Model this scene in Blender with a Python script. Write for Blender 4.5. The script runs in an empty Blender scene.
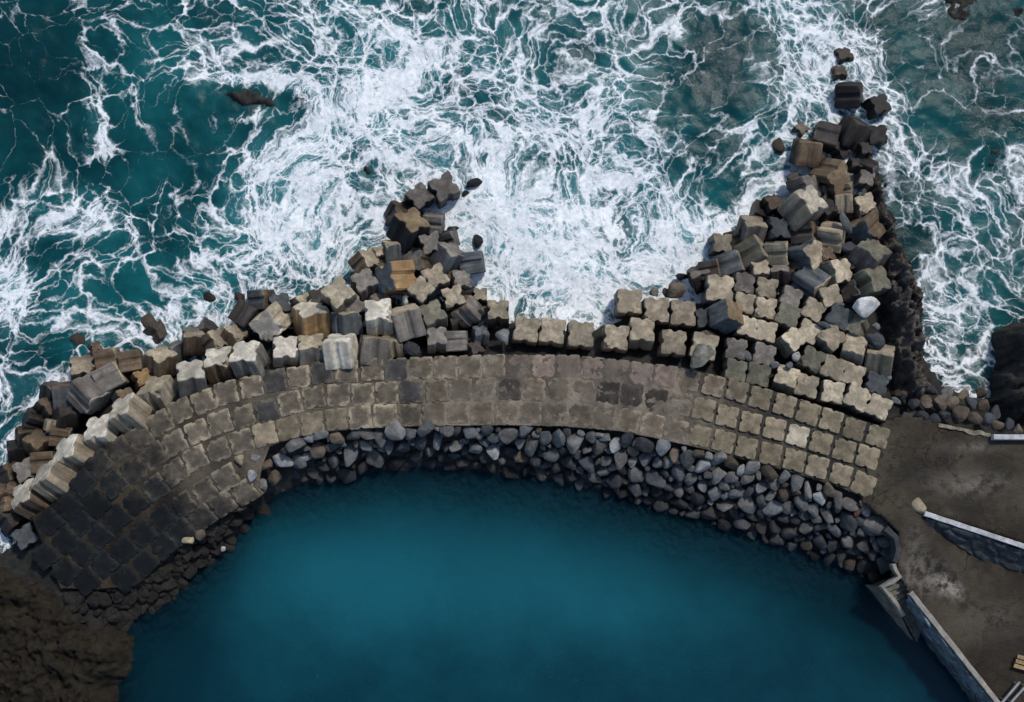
import bpy, bmesh, math, random
import numpy as np
from mathutils import Vector, Matrix, noise as mnoise

random.seed(7)
rng = np.random.default_rng(11)
scene = bpy.context.scene
COL = scene.collection
R = math.radians

# ------------------------------------------------------------------ camera
W, H = 1024, 702
FPX = 1098.0
PITCH = R(8.0)
FWD = Vector((0, math.sin(PITCH), -math.cos(PITCH)))
UP = Vector((0, math.cos(PITCH), math.sin(PITCH)))
RIGHT = Vector((1, 0, 0))
CAM = Vector((0, 0, 4)) - FWD * 91.5
PPM = 12.0                                   # photo pixels per metre on the walkway


def ray(px, py):
    return (FWD + RIGHT * ((px - W / 2) / FPX) - UP * ((py - H / 2) / FPX))


def at(px, py, z=0.0):
    d = ray(px, py)
    return CAM + d * ((z - CAM.z) / d.z)


def to_px(x, y, z=0.0):
    vx = x - CAM.x
    vy = y - CAM.y
    vz = z - CAM.z
    dep = vy * FWD.y + vz * FWD.z
    u = vx / dep
    v = (vy * UP.y + vz * UP.z) / dep
    return W / 2 + u * FPX, H / 2 - v * FPX


cam_data = bpy.data.cameras.new('camera')
cam_data.sensor_width = 36
cam_data.lens = 36 * FPX / W
cam_data.clip_start = 0.5
cam_data.clip_end = 5000
cam = bpy.data.objects.new('camera', cam_data)
COL.objects.link(cam)
cam.location = CAM
cam.rotation_euler = (PITCH, 0, 0)
scene.camera = cam

# ------------------------------------------------------------------ light
SUN_AZ = math.atan2(0.55, 0.83)              # clockwise from +Y towards +X
SUN_EL = R(52)
world = bpy.data.worlds.new('World')
scene.world = world
world.use_nodes = True
wn = world.node_tree.nodes
wl = world.node_tree.links
sky = wn.new('ShaderNodeTexSky')
sky.sky_type = 'NISHITA'
sky.sun_disc = False
sky.sun_elevation = SUN_EL
sky.sun_rotation = SUN_AZ
bg = wn['Background']
bg.inputs['Strength'].default_value = 0.125
wl.new(sky.outputs[0], bg.inputs['Color'])
sd = bpy.data.lights.new('sun', 'SUN')
sd.energy = 2.6
sd.angle = R(6.0)
sd.color = (1.0, 0.93, 0.84)
sun = bpy.data.objects.new('sun', sd)
COL.objects.link(sun)
sdir = Vector((math.sin(SUN_AZ) * math.cos(SUN_EL), math.cos(SUN_AZ) * math.cos(SUN_EL), math.sin(SUN_EL)))
sun.rotation_euler = sdir.to_track_quat('Z', 'Y').to_euler()
sun.location = (60, 60, 90)
scene.view_settings.view_transform = 'Standard'
scene.view_settings.look = 'None'
scene.view_settings.exposure = 0.0
scene.view_settings.gamma = 1.0


# ------------------------------------------------------------------ node helper
class NT:
    def __init__(self, name):
        self.m = bpy.data.materials.new(name)
        self.m.use_nodes = True
        self.t = self.m.node_tree
        self.n = self.t.nodes
        self.out = self.n['Material Output']
        self.p = self.n['Principled BSDF']

    def new(self, typ, **kw):
        nd = self.n.new(typ)
        for k, v in kw.items():
            setattr(nd, k, v)
        return nd

    def set(self, sock, v):
        if hasattr(v, 'is_output'):
            self.t.links.new(v, sock)
        elif isinstance(v, (tuple, list)):
            if len(v) == 3 and len(sock.default_value) == 4:
                v = (*v, 1)
            sock.default_value = v
        else:
            sock.default_value = v

    def math(self, op, a, b=0.0, c=0.0, clamp=False):
        nd = self.new('ShaderNodeMath', operation=op, use_clamp=clamp)
        self.set(nd.inputs[0], a)
        self.set(nd.inputs[1], b)
        self.set(nd.inputs[2], c)
        return nd.outputs[0]

    def vmath(self, op, a, b):
        nd = self.new('ShaderNodeVectorMath', operation=op)
        self.set(nd.inputs[0], a)
        if op == 'SCALE':
            self.set(nd.inputs['Scale'], b)
        else:
            self.set(nd.inputs[1], b)
        return nd.outputs[0]

    def smooth(self, v, lo, hi, a=0.0, b=1.0):
        nd = self.new('ShaderNodeMapRange', interpolation_type='SMOOTHSTEP')
        self.set(nd.inputs[0], v)
        self.set(nd.inputs[1], lo)
        self.set(nd.inputs[2], hi)
        self.set(nd.inputs[3], a)
        self.set(nd.inputs[4], b)
        return nd.outputs[0]

    def mix(self, f, a, b, mode='MIX'):
        nd = self.new('ShaderNodeMix', data_type='RGBA', blend_type=mode)
        self.set(nd.inputs[0], f)
        self.set(nd.inputs[6], a)
        self.set(nd.inputs[7], b)
        return nd.outputs[2]

    def noise(self, vec, scale, detail=4.0, rough=0.55, color=False, dist=0.0):
        nd = self.new('ShaderNodeTexNoise')
        if vec is not None:
            self.set(nd.inputs['Vector'], vec)
        nd.inputs['Scale'].default_value = scale
        nd.inputs['Detail'].default_value = detail
        nd.inputs['Roughness'].default_value = rough
        nd.inputs['Distortion'].default_value = dist
        return nd.outputs['Color'] if color else nd.outputs[0]

    def voro(self, vec, scale, feature='DISTANCE_TO_EDGE'):
        nd = self.new('ShaderNodeTexVoronoi', feature=feature)
        self.set(nd.inputs['Vector'], vec)
        nd.inputs['Scale'].default_value = scale
        return nd.outputs[0]

    def attr(self, name):
        return self.new('ShaderNodeAttribute', attribute_name=name).outputs['Fac']

    def pos(self):
        return self.new('ShaderNodeNewGeometry').outputs['Position']

    def sep(self, v):
        nd = self.new('ShaderNodeSeparateXYZ')
        self.set(nd.inputs[0], v)
        return nd.outputs

    def bump(self, h, strength=0.5, dist=0.1):
        nd = self.new('ShaderNodeBump')
        nd.inputs['Strength'].default_value = strength
        nd.inputs['Distance'].default_value = dist
        self.set(nd.inputs['Height'], h)
        return nd.outputs[0]


def mul(c, k):
    return tuple(x * k for x in c)


def wetline(t, colour, lo, hi, dark=0.35):
    """tide mark: stone stays wet and algae-dark close to the sea level"""
    p = t.pos()
    z = t.sep(p)[2]
    z = t.math('ADD', z, t.math('MULTIPLY', t.noise(p, 0.6, 3), -1.6))
    wet = t.smooth(z, lo - 0.8, hi - 0.8, 1.0, 0.0)
    return t.mix(wet, colour, t.mix(1.0, colour, (dark, dark * 1.0, dark * 1.02), 'MULTIPLY')), wet


_concrete = {}


def concrete(name, base, top=False, wet=True):
    t = NT(name)
    tc = t.new('ShaderNodeTexCoord').outputs['Object']
    rnd = t.new('ShaderNodeObjectInfo').outputs['Random']
    off = t.math('MULTIPLY', rnd, 53.0)
    comb = t.new('ShaderNodeCombineXYZ')
    for i in range(3):
        t.set(comb.inputs[i], off)
    v = t.vmath('ADD', tc, comb.outputs[0])
    n1 = t.noise(v, 2.2, 5, 0.6)
    n2 = t.noise(v, 9.0, 6, 0.65)
    c = t.mix(t.smooth(n1, 0.32, 0.7), mul(base, 0.62), mul(base, 1.25))
    c = t.mix(t.smooth(n2, 0.52, 0.68, 0, 0.5), c, mul(base, 0.45))
    if top:
        # salt and barnacle crust, pitted
        crust = t.smooth(t.noise(v, 4.0, 8, 0.7), 0.36, 0.55)
        c = t.mix(crust, mul(base, 0.55), c)
        pit = t.smooth(t.noise(v, 16.0, 4, 0.7), 0.58, 0.68, 0, 0.6)
        c = t.mix(pit, c, mul(base, 0.3))
    else:
        # run-off streaks down the casting direction
        sc = t.vmath('MULTIPLY', v, (5.0, 5.0, 0.5))
        st = t.noise(sc, 1.0, 4, 0.6)
        c = t.mix(t.smooth(st, 0.40, 0.6, 0.5, 0.0), c, (base[0] * 0.34, base[1] * 0.33, base[2] * 0.34))
        c = t.mix(t.smooth(st, 0.56, 0.75, 0.0, 0.35), c, (base[0] * 1.5, base[1] * 1.35, base[2] * 1.1))
    pitn = t.smooth(t.noise(v, 21, 3, .7), .60, .70, 0, .6)
    c = t.mix(pitn, c, mul(base, 0.25))
    grime = t.noise(t.pos(), 0.45, 5, .65)
    c = t.mix(t.smooth(grime, .48, .68, 0, .6), c, mul(base, .38))
    val = t.math('ADD', 0.72, t.math('MULTIPLY', rnd, 0.56))
    hsv = t.new('ShaderNodeHueSaturation')
    t.set(hsv.inputs['Color'], c)
    t.set(hsv.inputs['Value'], val)
    c = hsv.outputs[0]
    rough = 0.88
    if wet:
        c, w = wetline(t, c, 0.7, 2.3)
        rough = t.math('SUBTRACT', 0.88, t.math('MULTIPLY', w, 0.5))
    t.set(t.p.inputs['Base Color'], c)
    t.set(t.p.inputs['Roughness'], rough)
    t.p.inputs['Specular IOR Level'].default_value = 0.3
    h = t.math('ADD', t.math('MULTIPLY', n2, 0.6), t.math('MULTIPLY', t.noise(v, 26.0, 4, 0.7), 0.4))
    t.set(t.p.inputs['Normal'], t.bump(h, 0.75, 0.12))
    return t.m


TONES = {
    'pale': (0.50, 0.455, 0.365), 'white': (0.60, 0.56, 0.47), 'cream': (0.48, 0.415, 0.30),
    'tan': (0.36, 0.305, 0.22), 'grey': (0.225, 0.205, 0.175), 'brown': (0.17, 0.122, 0.08),
    'dark': (0.060, 0.052, 0.048), 'slate': (0.105, 0.118, 0.125), 'orange': (0.36, 0.235, 0.115), 'umber': (0.225, 0.165, 0.10),
    'mauve': (0.205, 0.185, 0.162), 'olive': (0.185, 0.175, 0.13), 'black': (0.026, 0.029, 0.033),
}
TONE_WORD = {'pale': 'pale', 'white': 'whitish', 'cream': 'cream', 'tan': 'tan', 'grey': 'grey', 'brown': 'brown',
             'dark': 'dark wet', 'slate': 'slate grey', 'orange': 'ochre', 'umber': 'brownish tan', 'mauve': 'greyish brown',
             'olive': 'olive grey', 'black': 'blackish'}


def conc(tone, top):
    k = (tone, top)
    if k not in _concrete:
        _concrete[k] = concrete('concrete_%s_%s' % (tone, 'top' if top else 'side'), TONES[tone], top)
    return _concrete[k]


def stone_mat(name, base, contrast=1.0, scale=1.0, wet=False, rough=0.75, objspace=True, bump=0.8, spots=None):
    t = NT(name)
    if objspace:
        tc = t.new('ShaderNodeTexCoord').outputs['Object']
        rnd = t.new('ShaderNodeObjectInfo').outputs['Random']
        off = t.math('MULTIPLY', rnd, 71.0)
        comb = t.new('ShaderNodeCombineXYZ')
        for i in range(3):
            t.set(comb.inputs[i], off)
        v = t.vmath('ADD', tc, comb.outputs[0])
    else:
        v = t.pos()
        rnd = None
    n1 = t.noise(v, 0.9 * scale, 5, 0.6)
    n2 = t.noise(v, 4.5 * scale, 7, 0.7)
    c = t.mix(t.smooth(n1, 0.3, 0.7), mul(base, 1 - 0.45 * contrast), mul(base, 1 + 0.4 * contrast))
    c = t.mix(t.smooth(n2, 0.5, 0.72, 0, 0.55 * contrast), c, mul(base, 0.35))
    c = t.mix(t.smooth(n2, 0.5, 0.3, 0, 0.4 * contrast), c, mul(base, 1.9))
    if spots:
        c = t.mix(t.smooth(t.noise(v, 1.7 * scale, 4, 0.6), 0.55, 0.7, 0, 0.8), c, spots)
    if rnd is not None:
        hsv = t.new('ShaderNodeHueSaturation')
        t.set(hsv.inputs['Color'], c)
        t.set(hsv.inputs['Value'], t.math('ADD', 0.6, t.math('MULTIPLY', rnd, 0.8)))
        c = hsv.outputs[0]
    if wet:
        c, w = wetline(t, c, 0.5, 2.6, 0.38)
    t.set(t.p.inputs['Base Color'], c)
    t.set(t.p.inputs['Roughness'], rough)
    t.p.inputs['Specular IOR Level'].default_value = 0.18
    h = t.math('ADD', t.math('ADD', t.math('MULTIPLY', n1, 0.5), t.math('MULTIPLY', n2, 0.7)), t.math('MULTIPLY', t.noise(v, 15 * scale, 4, .7), 0.22))
    t.set(t.p.inputs['Normal'], t.bump(h, bump, 0.25))
    return t.m


# ------------------------------------------------------------------ object helpers
def obj(name, me, parent=None, kind=None, label=None, cat=None, group=None):
    o = bpy.data.objects.new(name, me)
    COL.objects.link(o)
    if parent is not None:
        o.parent = parent
    if kind:
        o['kind'] = kind
    if label:
        o['label'] = label
    if cat:
        o['category'] = cat
    if group:
        o['group'] = group
    return o


def mesh_from(name, verts, faces, mat=None, smooth=False):
    me = bpy.data.meshes.new(name)
    me.from_pydata([tuple(v) for v in verts], [], faces)
    if mat is not None:
        me.materials.append(mat)
    if smooth:
        me.polygons.foreach_set('use_smooth', [True] * len(me.polygons))
    me.update()
    return me


ORD = ['', 'first', 'second', 'third', 'fourth', 'fifth', 'sixth', 'seventh', 'eighth', 'ninth', 'tenth', 'eleventh',
       'twelfth', 'thirteenth', 'fourteenth', 'fifteenth', 'sixteenth', 'seventeenth', 'eighteenth', 'nineteenth']


def ordinal(i, n):
    """i from 0, n in all, read left to right"""
    if n == 1:
        return ''
    if i == 0:
        return 'leftmost'
    if i == n - 1:
        return 'rightmost'
    if i < n / 2:
        return ORD[min(i + 1, 19)] + ' from left'
    return ORD[min(n - i, 19)] + ' from right'


# ------------------------------------------------------------------ grooved concrete cube
def block_mesh(name, seed, chip=0.05, groove=0.085, hollow=0.018, gw=0.125):
    rr = random.Random(seed)
    ns = 20
    out = []
    for s in range(4):
        a = s * math.pi / 2
        ca, sa = math.cos(a), math.sin(a)
        for i in range(ns):
            tt = -0.5 + i / ns
            dep = hollow * (1 - (2 * tt) ** 2)
            g = max(0.0, 1 - (abs(tt) / gw) ** 2)
            dep += groove * min(1.0, g * 1.5)
            cr = 0.07
            e = max(0.0, (abs(tt) - (0.5 - cr)) / cr)
            dep += 0.028 * e * e
            x, y = 0.5 - dep, tt
            if i == 0:
                x, y = 0.47, -0.47
            out.append((x * ca - y * sa, x * sa + y * ca))
    n = len(out)
    cc = [[rr.random() ** 3 * chip * 2.2 for _ in range(4)] for _ in range(2)]
    layers = [(-0.5, 0.955), (-0.46, 1.0), (-0.22, 0.995), (0.05, 0.985), (0.28, 0.98), (0.46, 0.975), (0.488, 0.962), (0.5, 0.93)]
    verts = []
    for z, k in layers:
        for i, (x, y) in enumerate(out):
            q = mnoise.noise_vector(Vector((x * 3 + seed * 7.1, y * 3, z * 3))) * 0.014
            q += mnoise.noise_vector(Vector((x * 9 + seed * 3.3, y * 9, z * 9))) * 0.010
            kk = k
            zz = z
            ci = (0 if x > 0 else 1) + (0 if y > 0 else 2)
            corner = max(0.0, (abs(x) + abs(y) - 0.72) / 0.25)
            if z > 0.4:
                kk -= cc[1][ci] * corner * (1.3 if z > 0.48 else 0.7)
                zz -= cc[1][ci] * corner * 0.7
            verts.append((x * kk + q.x, y * kk + q.y, zz + q.z * 0.6))
    faces = []
    topf = []
    for l in range(len(layers) - 1):
        for i in range(n):
            j = (i + 1) % n
            if l >= len(layers) - 3:
                topf.append(len(faces))
            faces.append((l * n + i, l * n + j, (l + 1) * n + j, (l + 1) * n + i))
    # caps as two inset rings and a centre
    for cap, z in ((0, -0.5), (1, 0.5)):
        base = 0 if cap == 0 else (len(layers) - 1) * n
        prev = list(range(base, base + n))
        for k in (0.72, 0.42, 0.16):
            cur = []
            for i, (x, y) in enumerate(out):
                # relax the grooves towards the centre
                ang = math.atan2(y, x)
                rad = math.hypot(x, y)
                rad = rad * k if k > 0.5 else (0.45 * k)
                px_, py_ = rad * math.cos(ang), rad * math.sin(ang)
                zz = z + (mnoise.noise(Vector((px_ * 4 + seed, py_ * 4, z))) * 0.022)
                cur.append(len(verts))
                verts.append((px_, py_, zz))
            for i in range(n):
                j = (i + 1) % n
                f = (prev[i], prev[j], cur[j], cur[i])
                if cap == 0:
                    f = f[::-1]
                else:
                    topf.append(len(faces))
                faces.append(f)
            prev = cur
        f = tuple(prev)
        if cap == 0:
            f = f[::-1]
        else:
            topf.append(len(faces))
        faces.append(f)
    me = bpy.data.meshes.new(name)
    me.from_pydata(verts, [], faces)
    me.materials.append(None)
    me.materials.append(None)
    for i in topf:
        me.polygons[i].material_index = 1
    me.polygons.foreach_set('use_smooth', [True] * len(me.polygons))
    me.update()
    me.set_sharp_from_angle(angle=R(38))
    return me


BLOCKS = [block_mesh('grooved_block', i + 1, chip=0.04 + 0.035 * (i % 4), groove=0.078 + 0.012 * (i % 3), hollow=0.012 + 0.008 * (i % 3)) for i in range(9)]
WORN = [block_mesh('worn_block', 40 + i, chip=0.12, groove=0.075, hollow=0.025) for i in range(4)]

PAVERS = [block_mesh('paving_cube', 60 + i, chip=0.05 + .02 * (i % 3), groove=0.05 + .012 * (i % 2), hollow=0.008, gw=0.10) for i in range(7)]

BEDB = [block_mesh('bed_cube', 80 + i, chip=0.05 + .03 * (i % 3), groove=0.060 + .010 * (i % 3), hollow=0.008, gw=0.115) for i in range(7)]


def set_mats(o, side, top):
    for i, m in enumerate((side, top)):
        o.material_slots[i].link = 'OBJECT'
        o.material_slots[i].material = m


def place_block(px, py, zc, size_px, az, tilt, spin, side, top, flat, name='concrete_block', sz=None, mesh=None):
    o = obj(name, mesh or random.choice(BLOCKS))
    loc = at(px, py, zc)
    A = R(az)
    rot = (Matrix.Rotation(A, 3, 'Z') @ Matrix.Rotation(R(tilt), 3, 'Y') @ Matrix.Rotation(-A, 3, 'Z')
           @ Matrix.Rotation(R(spin), 3, 'Z'))
    if not flat:
        nrm = -ray(px, py).normalized()
        x = (RIGHT - nrm * RIGHT.dot(nrm)).normalized()
        y = nrm.cross(x)
        F = Matrix((x, y, nrm)).transposed()
        rot = F @ rot
    s = size_px / PPM
    sc = sz or (1, 1, 1)
    o.matrix_world = Matrix.Translation(loc) @ rot.to_4x4() @ Matrix.Diagonal((s * sc[0], s * sc[1], s * sc[2], 1))
    set_mats(o, conc(side, False), conc(top, True))
    return o


# ------------------------------------------------------------------ loose armour blocks, read off the photograph's plan
# (x, y, size, top azimuth, tilt, spin, side tone, top tone, zone, flat?, height offset)
# zone: row = leaning row by the walkway, west / mid / east = heaps, seawall = straight line in the middle, grid = packed bed
L = []


def B(x, y, s, az, t, sp, side, top=None, zone='mid', flat=0, dz=0.0, sz=None):
    L.append((x, y, s, az, t, sp, side, top or side, zone, flat, dz, sz))


# leaning row beside the walkway
for a in [(33, 499, 29, 152, 62, 10, 'brown', 'pale'), (54, 480, 28, 145, 70, 5, 'tan', 'pale'), (76, 454, 29, 150, 60, 5, 'tan', 'white'),
          (105, 434, 29, 140, 50, 0, 'pale', 'white'), (130, 414, 28, 140, 62, 2, 'tan', 'pale'), (160, 395, 29, 122, 60, -12, 'pale', 'cream'),
          (192, 379, 28, 100, 44, 5, 'grey', 'white'), (221, 366, 28, 114, 50, -2, 'brown', 'white'), (249, 360, 29, 116, 46, -3, 'grey', 'white'),
          (286, 353, 27, 90, 30, 0, 'pale', 'white'), (312, 352, 27, 96, 56, 6, 'grey', 'cream'), (341, 351, 29, 100, 72, -14, 'white', 'white'),
          (373, 350, 28, 84, 84, 6, 'grey', 'tan')]:
    B(*a, zone='row')
B(393, 345, 20, 100, 55, 10, 'tan', zone='mid', dz=-0.5)
B(312, 321, 32, 94, 60, 24, 'orange', 'pale')  # orange sides: warm sunlight put into the colour
B(271, 323, 29, 225, 28, 38, 'cream', 'white')
B(246, 315, 23, 60, 86, 30, 'dark')
B(339, 296, 27, 60, 8, 42, 'tan', 'cream', flat=1, dz=0.8)
B(347, 323, 24, 95, 80, 40, 'slate', 'tan', dz=0.2)  # slate sides: bluish shade put into the colour
B(379, 318, 28, 96, 40, 6, 'pale', 'white', dz=0.7)
B(407, 322, 30, 105, 76, 18, 'mauve', 'tan', dz=0.4)
B(354, 308, 22, 0, 6, 40, 'brown', 'mauve', flat=1, dz=-0.4)
B(365, 285, 24, 100, 30, 28, 'mauve', flat=0)
B(396, 278, 31, 184, 52, 14, 'orange', 'slate', dz=0.9)  # end face painted as shaded, sides as lit by warm sun
B(421, 291, 22, 0, 6, 45, 'grey', 'tan', flat=1, dz=0.6)
B(435, 279, 24, 40, 6, 30, 'grey', 'tan', flat=1, dz=0.5)
B(453, 298, 22, 0, 5, 20, 'grey', 'tan', flat=1, dz=0.5)
B(460, 282, 20, 60, 30, 10, 'grey', 'grey')
B(472, 263, 24, 8, 82, 8, 'slate', dz=0.2)
B(448, 259, 26, 62, 66, 25, 'slate', 'mauve', dz=0.3)
B(430, 245, 22, 0, 10, 20, 'mauve', flat=1, dz=0.2)
B(418, 263, 22, 168, 26, 12, 'brown', 'mauve', dz=0.4)
B(409, 230, 31, 68, 50, 30, 'black', 'umber', dz=0.8)  # black sides: their shade is put into the colour
B(434, 223, 20, 355, 78, 10, 'mauve')
B(444, 190, 27, 0, 5, 32, 'mauve', 'mauve', flat=1, dz=0.4)
B(419, 199, 24, 20, 10, 42, 'dark', 'mauve', flat=1, dz=-0.1)
B(365, 263, 22, 45, 50, 20, 'brown', 'tan')
B(378, 254, 12, 60, 40, 20, 'tan')
B(394, 252, 22, 92, 75, 14, 'slate', 'tan')
B(467, 311, 23, 135, 66, 12, 'mauve', 'brown', dz=0.1)
B(432, 318, 25, 90, 30, 30, 'olive', 'olive', dz=0.2)
B(498, 314, 23, 88, 26, 0, 'brown', 'tan', dz=0.4)
B(480, 297, 15, 80, 15, 0, 'brown', 'tan', flat=1, dz=-0.6)
B(437, 340, 21, 90, 26, 2, 'grey', 'mauve', dz=0.3)
B(457, 341, 21, 2, 84, 4, 'grey', dz=0.3)
B(474, 351, 15, 60, 40, 20, 'dark', dz=0.3)
B(480, 336, 16, 80, 50, 10, 'slate')
# straight line of upright blocks above the walkway's middle
for a in [(526, 331, 25.5, 0, 2, -8), (552, 333, 25.5, 90, 2, -8), (580, 336, 26, 0, 1, 0), (615, 339, 25, 0, 2, -4), (641, 334, 25, 90, 14, -2),
          (672, 344, 25.5, 0, 1, -3)]:
    B(*a, 'tan', 'tan', zone='seawall', flat=1)
for a in [(628, 304, 26, 60, 4, -3), (655, 312, 25.5, 0, 2, -2), (681, 315, 26, 0, 2, -3)]:
    B(*a, 'grey', 'tan', zone='seaward pair', flat=1)
# packed bed of upright blocks at the right
for a in [(718, 291, 28, 'tan', -8), (743, 285, 20.5, 'mauve', -12), (765, 290, 21.5, 'tan', -10), (742, 305, 21, 'tan', -10), (763, 310, 21.5, 'tan', -10),
          (746, 328, 20.5, 'cream', -15), (764.5, 333, 21, 'cream', -15), (704, 319, 19.5, 'slate', 10), (703, 347, 26, 'cream', -15),
          (735, 350, 21.5, 'mauve', -5), (762, 356, 22.5, 'mauve', -15), (734, 371, 21.5, 'olive', -12), (756, 376, 23, 'olive', -15),
          (786, 318, 23, 'olive', -25), (789, 299, 20.5, 'mauve', -25), (811.5, 311, 21, 'tan', -32), (806.5, 333, 21.5, 'cream', -30),
          (828, 297.5, 20.5, 'tan', 15), (836.5, 317.5, 22.5, 'slate', -30), (810, 361, 22.5, 'olive', -28), (831, 369, 23, 'tan', -22),
          (850, 375, 21.5, 'tan', -20), (874, 385, 21.5, 'slate', -20), (805, 386.5, 22.5, 'tan', -15), (830, 392.5, 22, 'cream', -12),
          (854, 398, 24, 'cream', -30), (876, 408, 22.5, 'cream', -30)]:
    B(a[0], a[1], a[2], random.uniform(0, 360), random.uniform(1, 6), a[4], 'grey' if a[3] in ('tan', 'cream') else a[3], a[3], zone='grid', flat=1)
B(789.5, 342, 21, 40, 18, 38, 'olive', 'cream', zone='grid', flat=1, dz=0.3)
B(829, 340, 23.5, 70, 10, 42, 'olive', 'tan', zone='grid', flat=1, dz=0.2)
B(854, 350, 23, 80, 34, -18, 'grey', 'tan', zone='grid', dz=0.3)
B(853, 327, 24, 110, 28, -20, 'olive', 'olive', zone='grid')
B(879, 361, 27, 80, 66, -12, 'olive', 'tan', zone='grid', dz=0.3)
B(785, 381, 23, 70, 30, -20, 'olive', 'cream', zone='grid', dz=0.1)
B(726, 316, 25, 28, 58, -10, 'slate', 'umber', zone='grid', dz=1.3)
# heap at the upper right
for a in [(776.5, 230, 23, 0, 8, 0, 'slate', 'slate', 1), (751, 231, 25, 75, 64, 10, 'mauve', 'tan', 0), (720, 245, 20.5, 0, 5, -4, 'grey', 'tan', 1),
          (731, 265, 25, 22, 82, 8, 'slate', 'olive', 0), (710, 270, 20, 12, 84, 10, 'dark', 'brown', 0), (753, 254, 28, 32, 76, 12, 'olive', 'tan', 0),
          (776.5, 252.5, 23, 2, 86, 10, 'olive', 'tan', 0), (758, 271, 20, 60, 36, 10, 'grey', 'tan', 0), (780, 274, 20, 92, 56, 4, 'dark', 'grey', 0),
          (806.5, 255, 28, 8, 46, 32, 'slate', 'tan', 0), (803, 232, 23, 5, 80, 8, 'dark', 'brown', 0), (831.5, 237, 25, 352, 80, 18, 'tan', 'tan', 0),
          (865, 230, 27, 228, 32, 26, 'brown', 'slate', 0), (826, 211, 18, 60, 40, 30, 'dark', 'dark', 0), (862, 206, 21, 0, 8, 20, 'brown', 'tan', 1),
          (868, 258, 30, 58, 55, 44, 'mauve', 'olive', 0), (870, 283, 28, 30, 48, 18, 'olive', 'olive', 0), (834, 273, 26, 18, 46, 10, 'olive', 'cream', 0),
          (824, 256, 16, 40, 40, 10, 'brown', 'brown', 0), (810, 284, 28, 325, 72, 14, 'slate', 'tan', 0),
          (831, 177, 29, 350, 44, 40, 'brown', 'umber', 0), (806, 153, 26, 82, 82, 10, 'brown', 'brown', 0), (825, 137, 25, 165, 84, 12, 'dark', 'brown', 0),
          (853, 133, 28, 58, 82, 10, 'dark', 'dark', 0), (875, 136, 21, 30, 22, 10, 'dark', 'dark', 0), (864, 151, 15, 50, 40, 10, 'dark', 'dark', 0),
          (849, 95, 26, 2, 82, 10, 'dark', 'dark', 0), (876, 107, 21, 40, 36, 22, 'dark', 'dark', 0), (864, 180, 17, 40, 30, -15, 'mauve', 'grey', 0),
          (868, 169, 17, 338, 76, 10, 'dark', 'grey', 0), (854, 166, 13, 60, 50, 10, 'dark', 'dark', 0), (845, 189, 15, 4, 80, 12, 'tan', 'tan', 0),
          (843, 203, 19, 92, 80, 8, 'cream', 'tan', 0), (861, 197, 12, 30, 40, 40, 'slate', 'slate', 0), (804, 189, 25, 20, 50, 10, 'mauve', 'mauve', 0),
          (799, 131, 14, 45, 20, 45, 'brown', 'tan', 1), (771.5, 207, 20, 62, 44, 20, 'dark', 'brown', 0), (842, 59, 18, 70, 50, 20, 'dark', 'brown', 0),
          (838, 75, 15, 70, 50, 10, 'brown', 'brown', 0)]:
    B(*a[:8], zone='east', flat=a[8])
B(803, 208, 32, 48, 56, 30, 'tan', 'pale', zone='east', dz=1.0)
# heap at the left, seaward of the leaning row
for a in [(83, 371, 25, 98, 36, 6, 'brown', 'tan', 0, 0), (108, 359, 22, 12, 74, 8, 'brown', 'tan', 0, 0), (131, 361, 22, 10, 82, 10, 'brown', 'brown', 0, 0.2),
          (111, 378, 26, 30, 78, 20, 'mauve', 'tan', 0, 0.3), (90, 394, 30, 312, 66, 8, 'mauve', 'pale', 0, 0.8), (142, 379, 17, 60, 20, 25, 'orange', 'orange', 0, 0),
          (161, 363, 26, 92, 54, 42, 'brown', 'tan', 0, 0.3), (64, 395, 24, 98, 78, 10, 'slate', 'brown', 0, 0), (66, 416, 22, 80, 50, 20, 'dark', 'dark', 0, 0),
          (124, 399, 17, 60, 30, 20, 'dark', 'brown', 0, 0), (38, 445, 22, 98, 40, 44, 'brown', 'umber', 0, 0), (25, 436, 17, 90, 60, 10, 'dark', 'brown', 0, -0.3),
          (61, 436, 19, 352, 82, 10, 'brown', 'tan', 0, 0), (51, 425, 12, 85, 80, 10, 'tan', 'tan', 0, 0), (28, 470, 22, 0, 8, 28, 'brown', 'mauve', 1, 0),
          (9, 474, 20, 40, 40, 20, 'dark', 'brown', 0, 0), (4, 495, 19, 90, 50, 10, 'brown', 'brown', 0, 0), (11, 518, 24, 60, 30, 40, 'dark', 'dark', 0, 0),
          (28, 536, 22, 0, 8, 35, 'slate', 'slate', 1, 0), (194, 341, 23, 90, 60, 0, 'brown', 'tan', 0, 0), (215, 342, 22, 42, 40, 28, 'brown', 'tan', 0, 0),
          (234, 338, 22, 60, 50, 38, 'brown', 'tan', 0, 0), (279, 306, 22, 80, 20, 10, 'slate', 'slate', 0, -0.4), (302, 303, 17, 30, 30, 25, 'tan', 'cream', 0, -0.2),
          (95, 348, 11, 60, 30, 20, 'brown', 'brown', 0, -0.2), (158, 333, 21, 50, 40, 30, 'brown', 'brown', 0, -0.5), (8, 506, 16, 30, 30, 0, 'brown', 'brown', 0, 0)]:
    B(*a[:8], zone='west', flat=a[8], dz=a[9])

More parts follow.
